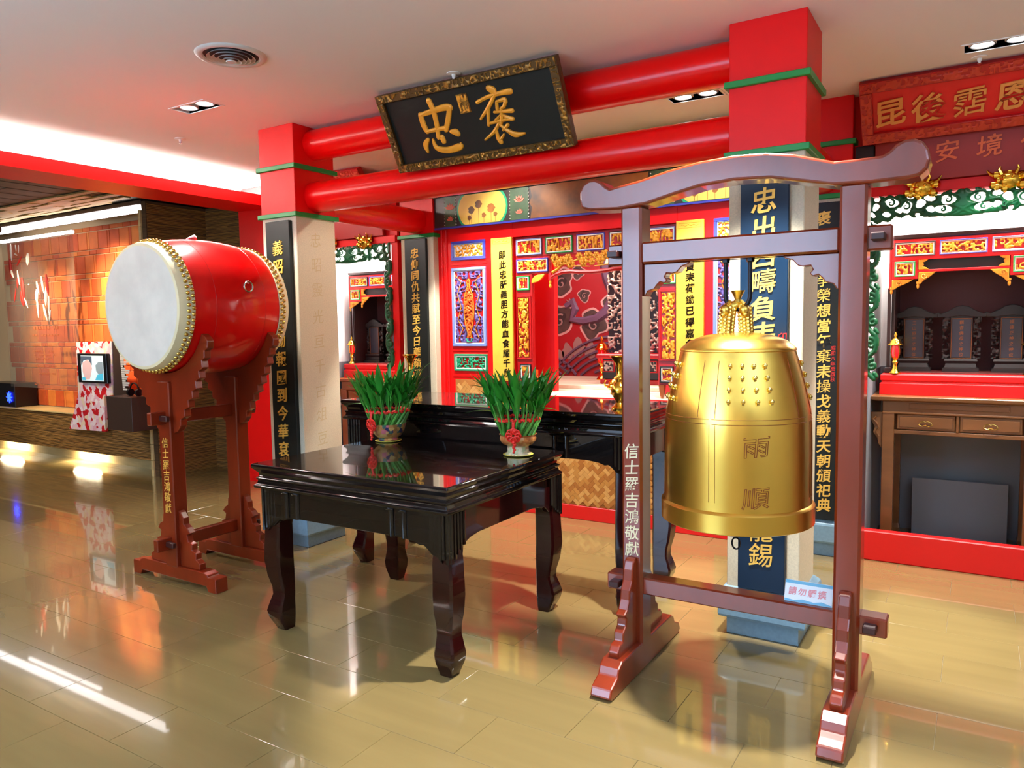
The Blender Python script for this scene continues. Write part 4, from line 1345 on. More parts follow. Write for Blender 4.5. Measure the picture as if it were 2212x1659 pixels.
def brush(parent, strokes, name, m, y=-.008):
    """brush strokes: lists of (x, z, half width) smoothed and raised into a rounded ridge"""
    mb = MB()
    for st_ in strokes:
        P = [Vector((a, b, w)) for a, b, w in st_]
        Q = []
        for i in range(len(P)-1):
            p0, p1, p2, p3 = P[max(0, i-1)], P[i], P[i+1], P[min(len(P)-1, i+2)]
            for k in range(5):
                t_ = k/5
                Q.append(.5*((2*p1)+(p2-p0)*t_+(2*p0-5*p1+4*p2-p3)*t_**2+(3*p1-p0-3*p2+p3)*t_**3))
        Q.append(P[-1])
        V, F = [], []
        n = len(Q)
        for i, q in enumerate(Q):
            a = Q[max(0, i-1)]
            b = Q[min(n-1, i+1)]
            tx, tz = b.x-a.x, b.y-a.y
            l_ = sqrt(tx*tx+tz*tz) or 1
            nx_, nz_ = -tz/l_, tx/l_
            w = max(.0015, q.z)
            for s_, hh in ((-1, .0), (-.8, .006), (0, .010), (.8, .006), (1, .0)):
                V.append((q.x+nx_*w*s_, y-hh, q.y+nz_*w*s_))
        for i in range(n-1):
            for k in range(4):
                F.append((i*5+k, (i+1)*5+k, (i+1)*5+k+1, i*5+k+1))
        mb.add(V, F)
        # rounded ends
        for e, sgn in ((Q[0], Q[0]-Q[1]), (Q[-1], Q[-1]-Q[-2])):
            c0 = len(mb.V)
            w = e.z
            mb.ball((e.x, y, e.y), w, 10, 4, sx=1.0, sy=.009/max(w, .004), sz=1.0)
    mb.xf(slean)
    return mb.build(name, m, parent, smooth=True)


zhong = [[(-2.7341, 0.3008, 0.0176), (-2.7342, 0.2461, 0.0192), (-2.7229, 0.2061, 0.016)], [(-2.7341, 0.3008, 0.0128), (-2.651, 0.3082, 0.016), (-2.5649, 0.3147, 0.0192), (-2.526, 0.3083, 0.0208)], [(-2.526, 0.3083, 0.016), (-2.5585, 0.2481, 0.0176), (-2.5937, 0.1952, 0.016)], [(-2.7229, 0.2061, 0.0112), (-2.6472, 0.2075, 0.0128), (-2.5843, 0.2064, 0.0128)], [(-2.6499, 0.3654, 0.0192), (-2.6396, 0.3105, 0.0176), (-2.6447, 0.2281, 0.016), (-2.6589, 0.1626, 0.0144)], [(-2.7352, 0.1608, 0.0128), (-2.762, 0.1343, 0.0192), (-2.761, 0.0948, 0.0096)], [(-2.6992, 0.1556, 0.008), (-2.6908, 0.1069, 0.016), (-2.619, 0.084, 0.0192), (-2.5315, 0.0932, 0.0208), (-2.5208, 0.1087, 0.008)], [(-2.6337, 0.1589, 0.0176), (-2.6312, 0.1372, 0.0176)], [(-2.5619, 0.1821, 0.0112), (-2.5338, 0.1737, 0.0208), (-2.5219, 0.1636, 0.0176)]]
bao = [[(-2.25, 0.3642, 0.0176), (-2.2266, 0.3486, 0.0208), (-2.2179, 0.3317, 0.0128)], [(-2.3417, 0.3059, 0.0112), (-2.2734, 0.3218, 0.0112), (-2.1955, 0.3279, 0.0128), (-2.1259, 0.3273, 0.0176)], [(-2.2179, 0.3317, 0.0112), (-2.2673, 0.2817, 0.0128), (-2.3464, 0.2189, 0.008)], [(-2.2731, 0.2787, 0.008), (-2.2936, 0.2306, 0.0112), (-2.3093, 0.1768, 0.008)], [(-2.2218, 0.2898, 0.0096), (-2.2291, 0.2519, 0.0112)], [(-2.2218, 0.2898, 0.008), (-2.1735, 0.2933, 0.0128), (-2.168, 0.2808, 0.0128)], [(-2.1669, 0.2845, 0.0112), (-2.1838, 0.2601, 0.0112), (-2.1996, 0.2549, 0.008)], [(-2.252, 0.2398, 0.008), (-2.1964, 0.2348, 0.0096), (-2.1416, 0.2298, 0.0128)], [(-2.2053, 0.2519, 0.0096), (-2.2137, 0.2099, 0.0112), (-2.2302, 0.1727, 0.0096)], [(-2.2204, 0.2189, 0.0064), (-2.2562, 0.1967, 0.0096)], [(-2.2023, 0.216, 0.0064), (-2.1709, 0.1953, 0.0128), (-2.1496, 0.188, 0.0112)], [(-2.2981, 0.1872, 0.008), (-2.2391, 0.1901, 0.0096), (-2.1675, 0.1908, 0.008)], [(-2.2427, 0.1786, 0.0096), (-2.2839, 0.1405, 0.0112), (-2.3543, 0.1058, 0.0064)], [(-2.2675, 0.1462, 0.008), (-2.2705, 0.1059, 0.0128), (-2.2593, 0.0798, 0.0144)], [(-2.2544, 0.0954, 0.0096), (-2.2286, 0.1161, 0.008)], [(-2.2359, 0.1696, 0.008), (-2.2031, 0.1365, 0.0112), (-2.1601, 0.106, 0.016), (-2.0998, 0.1035, 0.0064)], [(-2.1904, 0.1626, 0.0112), (-2.226, 0.1399, 0.008)]]
brush(sign, zhong, 'character', M_sgold)
brush(sign, bao, 'character', M_sgold)
cs = (-2.4295, .3149)
MB().cbox(cs[0]-.036, cs[0]+.036, -.013, -.006, cs[1]-.052, cs[1]+.052, .004).xf(slean).build('seal_tablet', M_sgilt, sign)
m = MB()
relief(m, cs[0]-.03, cs[0]+.03, cs[1]-.045, cs[1]+.045, -.013, .004, lambda X, Z: field('figures', X, Z, 131, 1, 1), .004)
m.xf(slean).build('seal_relief', M_sgold, sign)

# ------------------------------------------------------------------ black lacquered altar tables
def lacquer_table(name, label, x0, x1, y0, y1, h, slots_front, slots_right, ix=.075, iyf=.090, iyb=.075):
    t = thing(name, label, 'altar table', ((x0+x1)/2, (y0+y1)/2, 0), 'black lacquered tables')
    # moulded top
    MB().rect_loft(x0, x1, y0, y1, [(-.03, h-.125), (-.006, h-.120), (-.004, h-.108), (-.016, h-.100), (-.020, h-.085), (-.012, h-.070), (-.026, h-.062), (-.022, h-.045), (-.008, h-.030), (0, h-.022), (.003, h-.012), (0, h-.002), (-.004, h)]).build('table_top', M_black, t, bev=.002)
    zt = h-.122
    # aprons with a shaped lower edge

    def apron_poly(a, b):
        w = b-a
        half = [(0, -.215), (.022, -.190), (.05, -.182), (.075, -.160), (.095, -.146), (.115, -.150), (.15, -.138), (.22, -.130)]
        k = min(1, w/1.0*1.1)
        pts = [(a+u*k, zt+v) for u, v in half] + [(b-u*k, zt+v) for u, v in half[::-1]]
        return [(a, zt)]+pts+[(b, zt)]
    for yy in (y0+.032, y1-.062):
        MB().prism(apron_poly(x0+.06, x1-.06), yy, yy+.03).build('apron', M_black, t, bev=.003)
    for xx in (x0+.032, x1-.062):
        MB().prism(apron_poly(y0+.06, y1-.06), xx, xx+.03, 'YZ').build('apron', M_lac, t, bev=.003)
    for x in slots_front:
        for dx in (-.035, .035):
            MB().tube([(x+dx, y0+.034, zt-.128), (x+dx, y0+.034, zt-.004)], .0155, 14).build('apron_strap', M_black, t, smooth=True)
            MB().tube([(x+dx-.018, y0+.02, zt-.008), (x+dx, y0+.014, zt-.004), (x+dx+.018, y0+.02, zt-.008)], .006, 6).build('strap_cap', M_black, t, smooth=True)
    for y in slots_right:
        for dy in (-.035, .035):
            MB().cbox(x1-.034, x1-.018, y+dy-.014, y+dy+.014, zt-.125, zt-.004, .005).build('apron_strap', M_black, t)
    # cabriole legs with fluted corners
    PR = [(zt, .000, .054), (zt-.16, .000, .053), (zt-.19, .001, .050), (.50, .003, .052), (.36, .006, .055), (.28, .001, .051), (.22, -.006, .043), (.18, -.007, .042), (.14, .0, .048), (.10, .005, .054), (.065, .002, .050), (.025, -.006, .039), (0, -.010, .032)]
    for sx in (-1, 1):
        for sy in (-1, 1):
            cx = (x0+ix) if sx < 0 else (x1-ix)
            cy = (y0+iyf) if sy < 0 else (y1-iyb)
            rings = []
            for z, o, hw in PR:
                px, py = cx+sx*o, cy+sy*o
                c_ = hw*.80
                rings.append([(px-c_, py-hw, z), (px+c_, py-hw, z), (px+hw, py-c_, z), (px+hw, py+c_, z), (px+c_, py+hw, z), (px-c_, py+hw, z), (px-hw, py+c_, z), (px-hw, py-c_, z)])
            lg = MB().loft(rings).build('leg', M_lac, t, smooth=True)
            for k in range(5):
                u = -.044+k*.022
                fl = -.15-.062*(k if sx > 0 else 4-k)/4
                yf = cy+sy*.053
                MB().tube([(cx+u, yf, zt-.002), (cx+u, yf, zt+fl)], .0112, 8).build('flute', M_black, lg, smooth=True)
                xf_ = cx+sx*.053
                fl = -.15-.062*(k if sy > 0 else 4-k)/4
                MB().tube([(xf_, cy+u, zt-.002), (xf_, cy+u, zt+fl)], .0112, 8).build('flute', M_black, lg, smooth=True)
    return t


lacquer_table('offering_table', 'square black lacquered offering table with two potted bamboos, nearest the viewer', -3.015, -1.822, 2.41, 3.418, .845, (-2.772, -2.115), (), iyf=.095, iyb=.045)
lacquer_table('offering_table', 'longer and taller black lacquered table just behind the square one', -3.405, -1.43, 3.425, 4.10, 1.05, (-3.05, -1.86), ())


# ------------------------------------------------------------------ lucky bamboo
def leaf_mesh(ln, w, droop):
    V, F = [], []
    n = 8
    for i in range(n+1):
        t_ = i/n
        hw = w*sin(pi*min(1, t_**.62*.96+.04))**.9
        y = -droop*ln*t_*t_
        z = ln*t_
        V += [(-hw, y+.22*hw, z), (0, y-.001, z), (hw, y+.22*hw, z)]
    for i in range(n):
        for k in (0, 1):
            F.append((i*3+k, i*3+k+1, (i+1)*3+k+1, (i+1)*3+k))
    mb = MB()
    mb.add(V, F)
    return mb


LEAVES = [mesh_of(leaf_mesh(.175, .0185, .10), M_leaf, True, 'leaf'), mesh_of(leaf_mesh(.15, .0175, .16), M_leaf, True, 'leaf'), mesh_of(leaf_mesh(.20, .0165, .34), M_leaf, True, 'leaf')]
STALK = mesh_of(MB().lathe([(.0082, 0), (.0082, .045), (.0094, .048), (.0082, .051), (.0082, .10), (.0090, .103), (.0076, .106), (.0068, .135), (.002, .138)], 8), M_stalk, True, 'stalk')
SHOOT = mesh_of(MB().tube([(0, 0, 0), (.001, 0, .05), (0, 0, .12)], [.0046, .0040, .003], 6), M_stalk, True, 'shoot')


def bamboo(x, y, z, label, kind, seed):
    q = random.Random(seed)
    s_ = MB().lathe([(.060, 0), (.070, .002), (.077, .006), (.075, .008), (.058, .005), (.001, .005)], 32, (x, y, z), cap1=False).build('saucer', M_saucer, smooth=True)
    tag(s_, 'yellow saucer under the %s' % label[1], 'saucer', 'yellow pot saucers')
    z0 = z+.0065
    t = thing('potted_bamboo', label[0], 'potted plant', (x, y, z0), 'potted lucky bamboos')
    if kind == 0:
        prof = [(.054, 0), (.056, .010), (.052, .014), (.072, .026), (.090, .050), (.101, .080), (.104, .098), (.100, .097), (.092, .076), (.001, .070)]
        MB().lathe(prof, 40, (x, y, z0), cap1=False).build('bowl', M_bowl, t, smooth=True)
        zb, rb = .072, .090
    else:
        MB().lathe([(.064, 0), (.064, .006), (.056, .010), (.053, .040), (.060, .046)], 40, (x, y, z0), cap1=False).build('bowl_foot', M_petal, t, smooth=True)
        MB().lathe([(.060, .046), (.078, .054), (.090, .068), (.093, .082), (.088, .094), (.096, .102), (.091, .102), (.080, .088), (.001, .078)], 40, (x, y, z0), cap0=False, cap1=False).build('bowl', M_bowl2, t, smooth=True)
        zb, rb = .080, .076
    MB().lathe([(.001, zb+.001), (rb-.004, zb+.001)], 24, (x, y, z0), cap0=False, cap1=False).build('soil', M_dark, t)
    # slanting stalks in a ring, tied with a red cord; the shoots stand above
    tips = []
    ns = 34
    for i in range(ns):
        a = 2*pi*i/ns
        ro = rb*(.86 if i % 2 else .62)
        tw = radians(30)
        bx, by = x+ro*cos(a), y+ro*sin(a)
        dv = Vector((-sin(a)*tan_(tw)+.22*cos(a), cos(a)*tan_(tw)+.22*sin(a), 1)).normalized()
        rot = dv.to_track_quat('Z', 'Y').to_euler()
        inst('stalk', STALK, t, (bx, by, z0+zb-.02), rot)
        tips.append(Vector((bx, by, z0+zb-.02))+dv*.132)
    for i, tp in enumerate(tips):
        a = atan2(tp.y-y, tp.x-x)
        rr = sqrt((tp.y-y)**2+(tp.x-x)**2)
        dv = Vector((.30*cos(a)*rr/.1, .30*sin(a)*rr/.1, 1)).normalized()
        inst('shoot', SHOOT, t, tp-dv*.008, dv.to_track_quat('Z', 'Y').to_euler())
        nl = 5
        for k in range(nl):
            hh = .035+.095*k/(nl-1)+q.uniform(-.012, .012)
            b_ = tp+dv*hh
            ang = a+q.uniform(-1.7, 1.7) if k < nl-1 else a+q.uniform(-.5, .5)
            tilt = q.choice((.08, .2, .3, .42, .55))+q.uniform(-.06, .08)
            e = Matrix.Rotation(ang+pi/2, 4, 'Z') @ Matrix.Rotation(tilt, 4, 'X')
            sc = q.uniform(.68, 1.0)
            inst('leaf', LEAVES[(0, 1, 0, 1, 2)[q.randrange(5)]], t, b_, e.to_euler(), (sc, sc, sc))
    for px_, py_, pz_, ang, tilt, sc in ((-.08, -.03, .12, pi*1.05, 1.25, 1.0), (.08, -.02, .14, -.2, 1.15, .9), (-.07, -.03, .20, pi, .95, 1.05), (.07, -.04, .24, -.1, .75, 1.1)):
        inst('leaf', LEAVES[2], t, (x+px_, y+py_, z0+zb+pz_), (Matrix.Rotation(ang+pi/2, 4, 'Z') @ Matrix.Rotation(tilt, 4, 'X')).to_euler(), (sc, sc, sc))
    zr = z0+zb+.100
    cord = []
    rc = rb*.86+.040
    for i in range(112):
        a = 2*pi*i/112
        r = rc+.005*sin(24*a)
        cord.append((x+r*cos(a), y+r*sin(a), zr+.005*cos(24*a)))
    MB().tube(cord, .0080, 6, closed=True).build('red_cord', M_cord, t, smooth=True)
    # knot and tassel on the front
    va = atan2(-y, -x) - (.85 if kind == 0 else .20)
    rk = max(rc, .104 if kind == 0 else .096)+.008
    kx, ky = x+rk*cos(va), y+rk*sin(va)
    k_ = MB()
    tx, ty = -sin(va), cos(va)
    k_.tube([(x+rc*cos(va), y+rc*sin(va), zr), (kx, ky, zr-.03), (kx+.004, ky, zr-.052)], .008, 6)
    kz = zr-.072
    for i in range(8):
        a = 2*pi*i/8
        rr = .024
        pts = []
        for m_ in range(9):
            b_ = 2*pi*m_/8
            u, v = rr*cos(a)+.014*cos(b_), rr*sin(a)*.9+.014*sin(b_)
            pts.append((kx+tx*u+cos(va)*.006*sin(b_), ky+ty*u+sin(va)*.006*sin(b_), kz+v))
        k_.tube(pts[:-1], .0048, 5, closed=True)
    for i in range(5):
        k_.ball((kx+tx*.004*(i % 2)+.004*cos(va), ky+ty*.004*(i % 2), kz-.034-.012*i), .0105-.0008*i, 8, 5)
    k_.build('knot_tassel', M_cord, t, smooth=True)
    return t


def tan_(a):
    return sin(a)/cos(a)


bamboo(-2.883, 3.270, .845, ('potted bamboo in a flowered bowl at the far left of the square table', 'flowered bowl of bamboo'), 0, 11)
bamboo(-1.966, 3.205, .845, ('potted bamboo in a brown footed bowl at the right of the square table', 'brown footed bowl of bamboo'), 1, 12)

# ------------------------------------------------------------------ gilt things on the long table and the shelf
def vase(x, y, z, h, label):
    k = h/.26
    o = MB().lathe([(.040*k, 0), (.042*k, .008*k), (.028*k, .018*k), (.018*k, .032*k), (.026*k, .05*k), (.040*k, .075*k), (.044*k, .095*k), (.034*k, .118*k), (.020*k, .135*k), (.024*k, .148*k), (.016*k, .158*k), (.016*k, .195*k), (.022*k, .220*k), (.036*k, .245*k), (.048*k, .258*k), (.048*k, .261*k), (.034*k, .244*k), (.012*k, .20*k)], 28, (x, y, z)).build('gilt_vase', M_goldp, smooth=True)
    return tag(o, label, 'vase', 'gilt trumpet vases')


vase(-3.145, 3.80, 1.05, .27, 'gilt trumpet vase on the long table behind the left potted bamboo')
vase(-1.600, 3.640, 1.05, .28, 'gilt trumpet vase on the long table half hidden by the bell stand post')
cj = thing('votive_candle', 'small red and white votive candle on the left end of the long table', 'candle', (-3.30, 3.72, 1.05))
MB().lathe([(.017, 0), (.018, .002), (.018, .030), (.015, .032)], 16, (-3.30, 3.72, 1.05)).build('cup', M_white, cj, smooth=True)
MB().lathe([(.0186, .012), (.0186, .034), (.012, .037)], 16, (-3.30, 3.72, 1.05)).build('red_band', M_redb, cj, smooth=True)

lamp(-2.92, 6.25, .990, .40, 'gilt lamp with glowing red glass in the central shrine', 'gilt altar lamps with ruby glass')
glow = bpy.data.lights.new('shrine_lamp', 'POINT')
glow.energy, glow.color, glow.shadow_soft_size = .15, (1, .1, .08), .02
go = bpy.data.objects.new('shrine_lamp', glow)
COL.objects.link(go)
go.location = (-2.92, 6.20, 1.22)

cx_, cy_, cz_ = -2.385, 5.34, .955
t = thing('incense_burner', 'small gilt incense burner with dragon handles on the altar shelf', 'incense burner', (cx_, cy_, cz_))
MB().lathe([(.030, .030), (.050, .036), (.066, .052), (.064, .066), (.050, .076), (.054, .082)], 28, (cx_, cy_, cz_)).build('bowl', M_goldp, t, smooth=True)
MB().lathe([(.054, .082), (.050, .096), (.034, .112), (.014, .120), (.010, .128), (.002, .136)], 28, (cx_, cy_, cz_)).build('lid', M_goldp, t, smooth=True)
for a in (.5, 2.6, 4.7):
    MB().tube([(cx_+.04*cos(a), cy_+.04*sin(a), cz_+.036), (cx_+.05*cos(a), cy_+.05*sin(a), cz_+.014), (cx_+.056*cos(a), cy_+.056*sin(a), cz_)], [.010, .007, .009], 8).build('foot', M_goldp, t, smooth=True)
for s in (-1, 1):
    MB().tube([(cx_+s*.06, cy_, cz_+.058), (cx_+s*.085, cy_, cz_+.062), (cx_+s*.092, cy_, cz_+.088), (cx_+s*.080, cy_, cz_+.105), (cx_+s*.094, cy_, cz_+.118)], [.008, .008, .007, .007, .003], 8).build('handle', M_goldp, t, smooth=True)

# ancestral tablet on a red stand, deep in the shrine
t = thing('ancestral_tablet', 'large silvered carved ancestral tablet standing in the central shrine', 'spirit tablet', (CX, 5.95, 1.245))
for sg in (-1, 1):
    a_, b_ = sorted((CX+sg*.115, CX+sg*.25))
    relief(MB(), a_, b_, 1.25, 2.02, 5.97, .03, lambda X, Z: field('floral', X*.7, Z*.7, 141+sg, 1, 1)-.035, .0055).build('side_carving', M_silver, t, smooth=True)
    MB().box(a_, b_, 5.97, 5.975, 1.25, 2.0).build('carving_back', M_tab, t)
    MB().cbox(CX+sg*.105-.010, CX+sg*.105+.010, 5.93, 5.97, 1.25, 2.05, .003).build('upright', M_silver, t)
MB().box(CX-.10, CX+.10, 5.96, 5.975, 1.25, 2.05).build('board', M_tabp, t)
MB().prism([(CX-.27, 2.0), (CX-.25, 2.06), (CX-.1, 2.11), (CX, 2.14), (CX+.1, 2.11), (CX+.25, 2.06), (CX+.27, 2.0), (CX, 2.03)], 5.93, 5.975).build('crest', M_silver, t, bev=.004)
st_ = thing('altar_stand', 'dark red carved stand under the ancestral tablet', 'stand', (CX, 5.95, .990))
MB().rect_loft(CX-.27, CX+.27, 5.82, 6.08, [(.01, 1.205), (.02, 1.215), (.02, 1.235), (.01, 1.245)]).build('stand_top', M_redd, st_)
MB().cbox(CX-.25, CX+.25, 5.84, 6.06, 1.03, 1.205, .004).build('body', M_tab, st_)
for i, dx in enumerate((-.19, -.065, .065, .19)):
    f_ = ring4(MB(), CX+dx-.055, CX+dx+.055, 1.09, 1.19, .008, 5.828, 5.842).build('front_panel', M_redd, st_)
    relief(MB(), CX+dx-.045, CX+dx+.045, 1.10, 1.18, 5.84, .008, lambda X, Z: field('floral', X, Z, 151+i, 1, 1), .006).build('silver_relief', M_silver, f_, smooth=True)
MB().cbox(CX-.27, CX+.27, 5.83, 6.07, .990, 1.03, .004).build('base', M_redd, st_)
x_ = -3.085
t = MB().cbox(x_-.022, x_+.022, 5.30, 5.33, .955, 1.135, .003).build('offering_box', M_orange)
tag(t, 'narrow orange box standing on the shelf by the red inner wall', 'box')

# ------------------------------------------------------------------ drum and its stand
DX, DY, DZ = -4.045, 2.905, 1.640
t = thing('drum', 'big red barrel drum with pale hide heads and brass nails', 'drum', (DX, DY, DZ))
hl = .372


def barrel(y):
    return .352+.052*(1-(y/hl)**2)


prof = [(barrel(-hl+2*hl*i/20), -hl+2*hl*i/20) for i in range(21)]
MB().lathe(prof, 72, (DX, DY, DZ), 'Y', False, False).build('shell', M_drum, t, smooth=True)
g_ = MB()
for yy in (-.17, .17):
    g_.lathe([(barrel(yy-.001)+.0003, yy-.001), (barrel(yy)+.0012, yy), (barrel(yy+.001)+.0003, yy+.001)], 72, (DX, DY, DZ), 'Y', False, False)
g_.build('shell_seam', M_redd, t, smooth=True)
nail = mesh_of(MB().ball((0, 0, 0), .0115, 8, 6), M_brass, True, 'nail')
for s in (-1, 1):
    r0 = barrel(hl)
    ys_ = [(r0-.012, hl+.012), (r0+.004, hl+.008), (r0+.008, hl-.002), (barrel(hl-.075)+.006, hl-.075), (barrel(hl-.08)+.001, hl-.08)]
    MB().lathe([(r, s*y_) for r, y_ in ys_], 72, (DX, DY, DZ), 'Y', False, False).build('hide_rim', M_hider, t, smooth=True)
    MB().lathe([(.001, s*(hl+.0125)), (r0-.03, s*(hl+.0135)), (r0-.011, s*(hl+.0118))], 72, (DX, DY, DZ), 'Y', False, False).build('hide_head', M_hide, t, smooth=True)
    nn = 70
    for row, dy in enumerate((.040, .066)):
        for k in range(nn):
            a = 2*pi*(k+.5*row)/nn
            r = barrel(hl-dy)+.008
            inst('nail', nail, t, (DX+r*cos(a), DY+s*(hl-dy), DZ-r*sin(a)))
for a in (radians(-20), radians(200)):
    r = barrel(.05)
    px_, pz_ = DX+r*cos(a), DZ-r*sin(a)
    MB().tube([(px_-.01*cos(a), DY+.05, pz_), (px_+.014*cos(a), DY+.05, pz_)], .010, 10).build('ring_staple', M_steel, t, smooth=True)
    MB().tube([(px_+.016*cos(a), DY+.05+.030*cos(q*pi/8), pz_-.028+.030*sin(q*pi/8)) for q in range(16)], .0045, 8, closed=True).build('ring_handle', M_steel, t, smooth=True)
c_ = MB()
c_.loft([[(-4.05+.042*cos(q*pi/6)*k_+dx, 2.87+.03*sin(q*pi/6)*k_, 2.042+h_+.012*cos(q*pi/6)) for q in range(12)] for k_, h_, dx in ((1, 0, 0), (1.02, .006, 0), (.8, .012, .006), (.45, .017, .02), (.2, .020, .03))])
tag(c_.build('white_cloth', M_white, smooth=True), 'small folded white cloth lying on top of the drum', 'cloth')

t = thing('drum_stand', 'dark red wooden cradle stand carrying the drum', 'drum stand', (DX, DY, 0))
for k, yc in enumerate((2.675, 3.135)):
    # foot beam with stepped ends
    fb = [(-.40, .012), (-.40, .085), (-.33, .085), (-.325, .098), (-.29, .108), (.29, .108), (.325, .098), (.33, .085), (.40, .085), (.40, .012), (.33, .012), (.31, .032), (-.31, .032), (-.33, .012)]
    fb = [(DX+a, b-.012 if b < .02 else b) for a, b in fb]
    MB().prism(fb, yc-.04, yc+.04).build('foot_beam', M_dwood, t, bev=.004)
    rr = barrel(yc-DY)+.003
    # cradle with scalloped sides
    arc = [(DX+rr*sin(radians(a)), DZ-rr*cos(radians(a))) for a in range(-66, 67, 6)]
    right = [(.385, 1.462), (.405, 1.44), (.40, 1.40), (.372, 1.385), (.37, 1.345), (.345, 1.33), (.350, 1.29), (.315, 1.27), (.318, 1.23), (.280, 1.212), (.286, 1.17), (.245, 1.155), (.248, 1.115), (.205, 1.10), (.205, 1.06), (.165, 1.045), (.168, 1.005), (.125, .985), (.125, .95), (.095, .915), (.055, .90)]
    poly = [(DX-a, b) for a, b in right[::-1]]+arc+[(DX+a, b) for a, b in right]
    poly = [(DX-a, b) for a, b in right][::-1]
    poly = poly + arc + [(DX+a, b) for a, b in right]
    MB().prism(poly, yc-.022, yc+.022).build('cradle', M_dwood, t, bev=.004)
    pst = MB().cbox(DX-.056, DX+.056, yc-.045, yc+.045, .10, 1.205, .006).build('post', M_dwood, t)
    if k == 0:
        write(pst, '信士羅吉鴻敬獻', [DX+.0]*7, yc-.0462, lin(.845, .455, 7), .064, M_letter, ext=.01)
    for sg in (-1, 1):
        sc_ = [(.055, .108), (.235, .108), (.238, .145), (.20, .165), (.205, .20), (.165, .215), (.170, .25), (.135, .262), (.125, .30), (.155, .315), (.13, .345), (.10, .36), (.098, .40), (.075, .43), (.055, .44)]
        MB().prism([(DX+sg*a, b) for a, b in sc_], yc-.02, yc+.02).build('foot_bracket', M_dwood, t, bev=.004)
for z0, z1 in ((.955, 1.03), (.21, .285)):
    MB().cbox(DX-.020, DX+.020, 2.535, 3.275, z0, z1, .005).build('tie_beam', M_dwood, t)
    for yy in (2.60, 3.21):
        MB().cbox(DX-.085, DX+.085, yy-.012, yy+.012, (z0+z1)/2-.016, (z0+z1)/2+.016, .004).build('wedge', M_woodd, t)

# ------------------------------------------------------------------ bell stand
BY = 3.005
t = thing('bell_stand', 'varnished reddish wooden gallows stand holding the golden bell', 'bell stand', (-.817, BY, 0))
posts = []
for xc in (-1.244, -.394):
    p_ = MB().cbox(xc-.046, xc+.046, BY-.055, BY+.055, .10, 1.985, .010).build('post', M_wood, t)
    posts.append(p_)
    # foot: a long sled with ogee ends
    ft = [(-.385, 0), (-.41, .015), (-.395, .05), (-.36, .065), (-.335, .075), (-.32, .105), (-.285, .125), (.285, .125), (.32, .105), (.335, .075), (.36, .065), (.395, .05), (.41, .015), (.385, 0)]
    MB().prism([(BY+.025+a, b) for a, b in ft], xc-.045, xc+.045, 'YZ').build('foot', M_wood, t, bev=.007)
    for sg in (-1, 1):
        br_ = [(.05, .12), (.245, .12), (.255, .15), (.235, .175), (.20, .18), (.198, .215), (.17, .235), (.165, .265), (.185, .285), (.155, .30), (.135, .335), (.13, .375), (.105, .41), (.098, .455), (.085, .49), (.06, .50), (.05, .48)]
        MB().prism([(BY+sg*a, b) for a, b in br_], xc-.022, xc+.022, 'YZ').build('foot_bracket', M_wood, t, bev=.006)
write(posts[0], '信士羅吉鴻敬獻', [-1.243]*7, BY-.0562, lin(.958, .534, 7), .068, M_letterw, ext=.01)
# head beam: waved, with rounded swelling ends
up = [(-1.478, 2.03), (-1.478, 2.065), (-1.462, 2.095), (-1.435, 2.110), (-1.405, 2.112), (-1.375, 2.098), (-1.352, 2.076), (-1.335, 2.066), (-1.30, 2.072), (-1.20, 2.086), (-1.08, 2.112), (-.95, 2.130), (-.817, 2.136), (-.70, 2.130), (-.60, 2.112), (-.53, 2.09), (-.46, 2.068), (-.386, 2.067), (-.305, 2.068), (-.285, 2.078), (-.262, 2.100), (-.235, 2.112), (-.205, 2.112), (-.18, 2.098), (-.162, 2.07), (-.156, 2.035)]
lo = [(-.164, 2.005), (-.188, 1.984), (-.22, 1.979), (-.34, 1.977), (-.46, 1.982), (-.56, 2.005), (-.68, 2.032), (-.817, 2.040), (-.95, 2.032), (-1.07, 2.008), (-1.17, 1.985), (-1.30, 1.975), (-1.43, 1.982), (-1.47, 1.995)]
MB().prism(up+lo, BY-.062, BY+.062).build('head_beam', M_wood, t, bev=.011, seg=3)
MB().cbox(-1.362, -.268, BY-.028, BY+.028, 1.745, 1.834, .007).build('cross_beam', M_wood, t)
MB().cbox(-1.20, -.438, BY-.052, BY+.052, 1.745, 1.834, .008).build('cross_beam', M_wood, t)
MB().cbox(-1.368, -.256, BY-.040, BY+.040, .335, .408, .006).build('cross_beam', M_wood, t)
for z in (1.79, .372):
    for xx in (-1.318, -.312):
        MB().cbox(xx-.022, xx+.024, BY-.085, BY+.085, z-.014, z+.014, .004).build('wedge', M_woodd, t)
for sg, xa in ((1, -1.198), (-1, -.44)):
    bk = [(0, 1.745), (.20, 1.745), (.192, 1.735), (.165, 1.727), (.145, 1.705), (.125, 1.70), (.100, 1.703), (.092, 1.688), (.103, 1.675), (.092, 1.662), (.072, 1.668), (.058, 1.655), (.048, 1.640), (.02, 1.632), (.008, 1.612), (0, 1.612)]
    MB().prism([(xa+sg*a, b) for a, b in bk], BY-.030, BY+.030).build('corner_bracket', M_wood, t, bev=.006)
BX = -.815
hk = MB()
hpts = [(BX-.048, BY, 1.75), (BX-.048, BY, 1.60)]+[(BX-.048*cos(pi*i/10), BY, 1.600-.052*sin(pi*i/10)) for i in range(1, 10)]+[(BX+.048, BY, 1.60), (BX+.048, BY, 1.75)]
hk.tube(hpts, .0085, 10)
hk.build('hanger_rod', M_iron, t, smooth=True)
for sx in (-1, 1):
    MB().lathe([(.016, 0), (.016, -.012), (.012, -.016)], 6, (BX+sx*.048, BY, 1.746)).build('hanger_nut', M_iron, t)

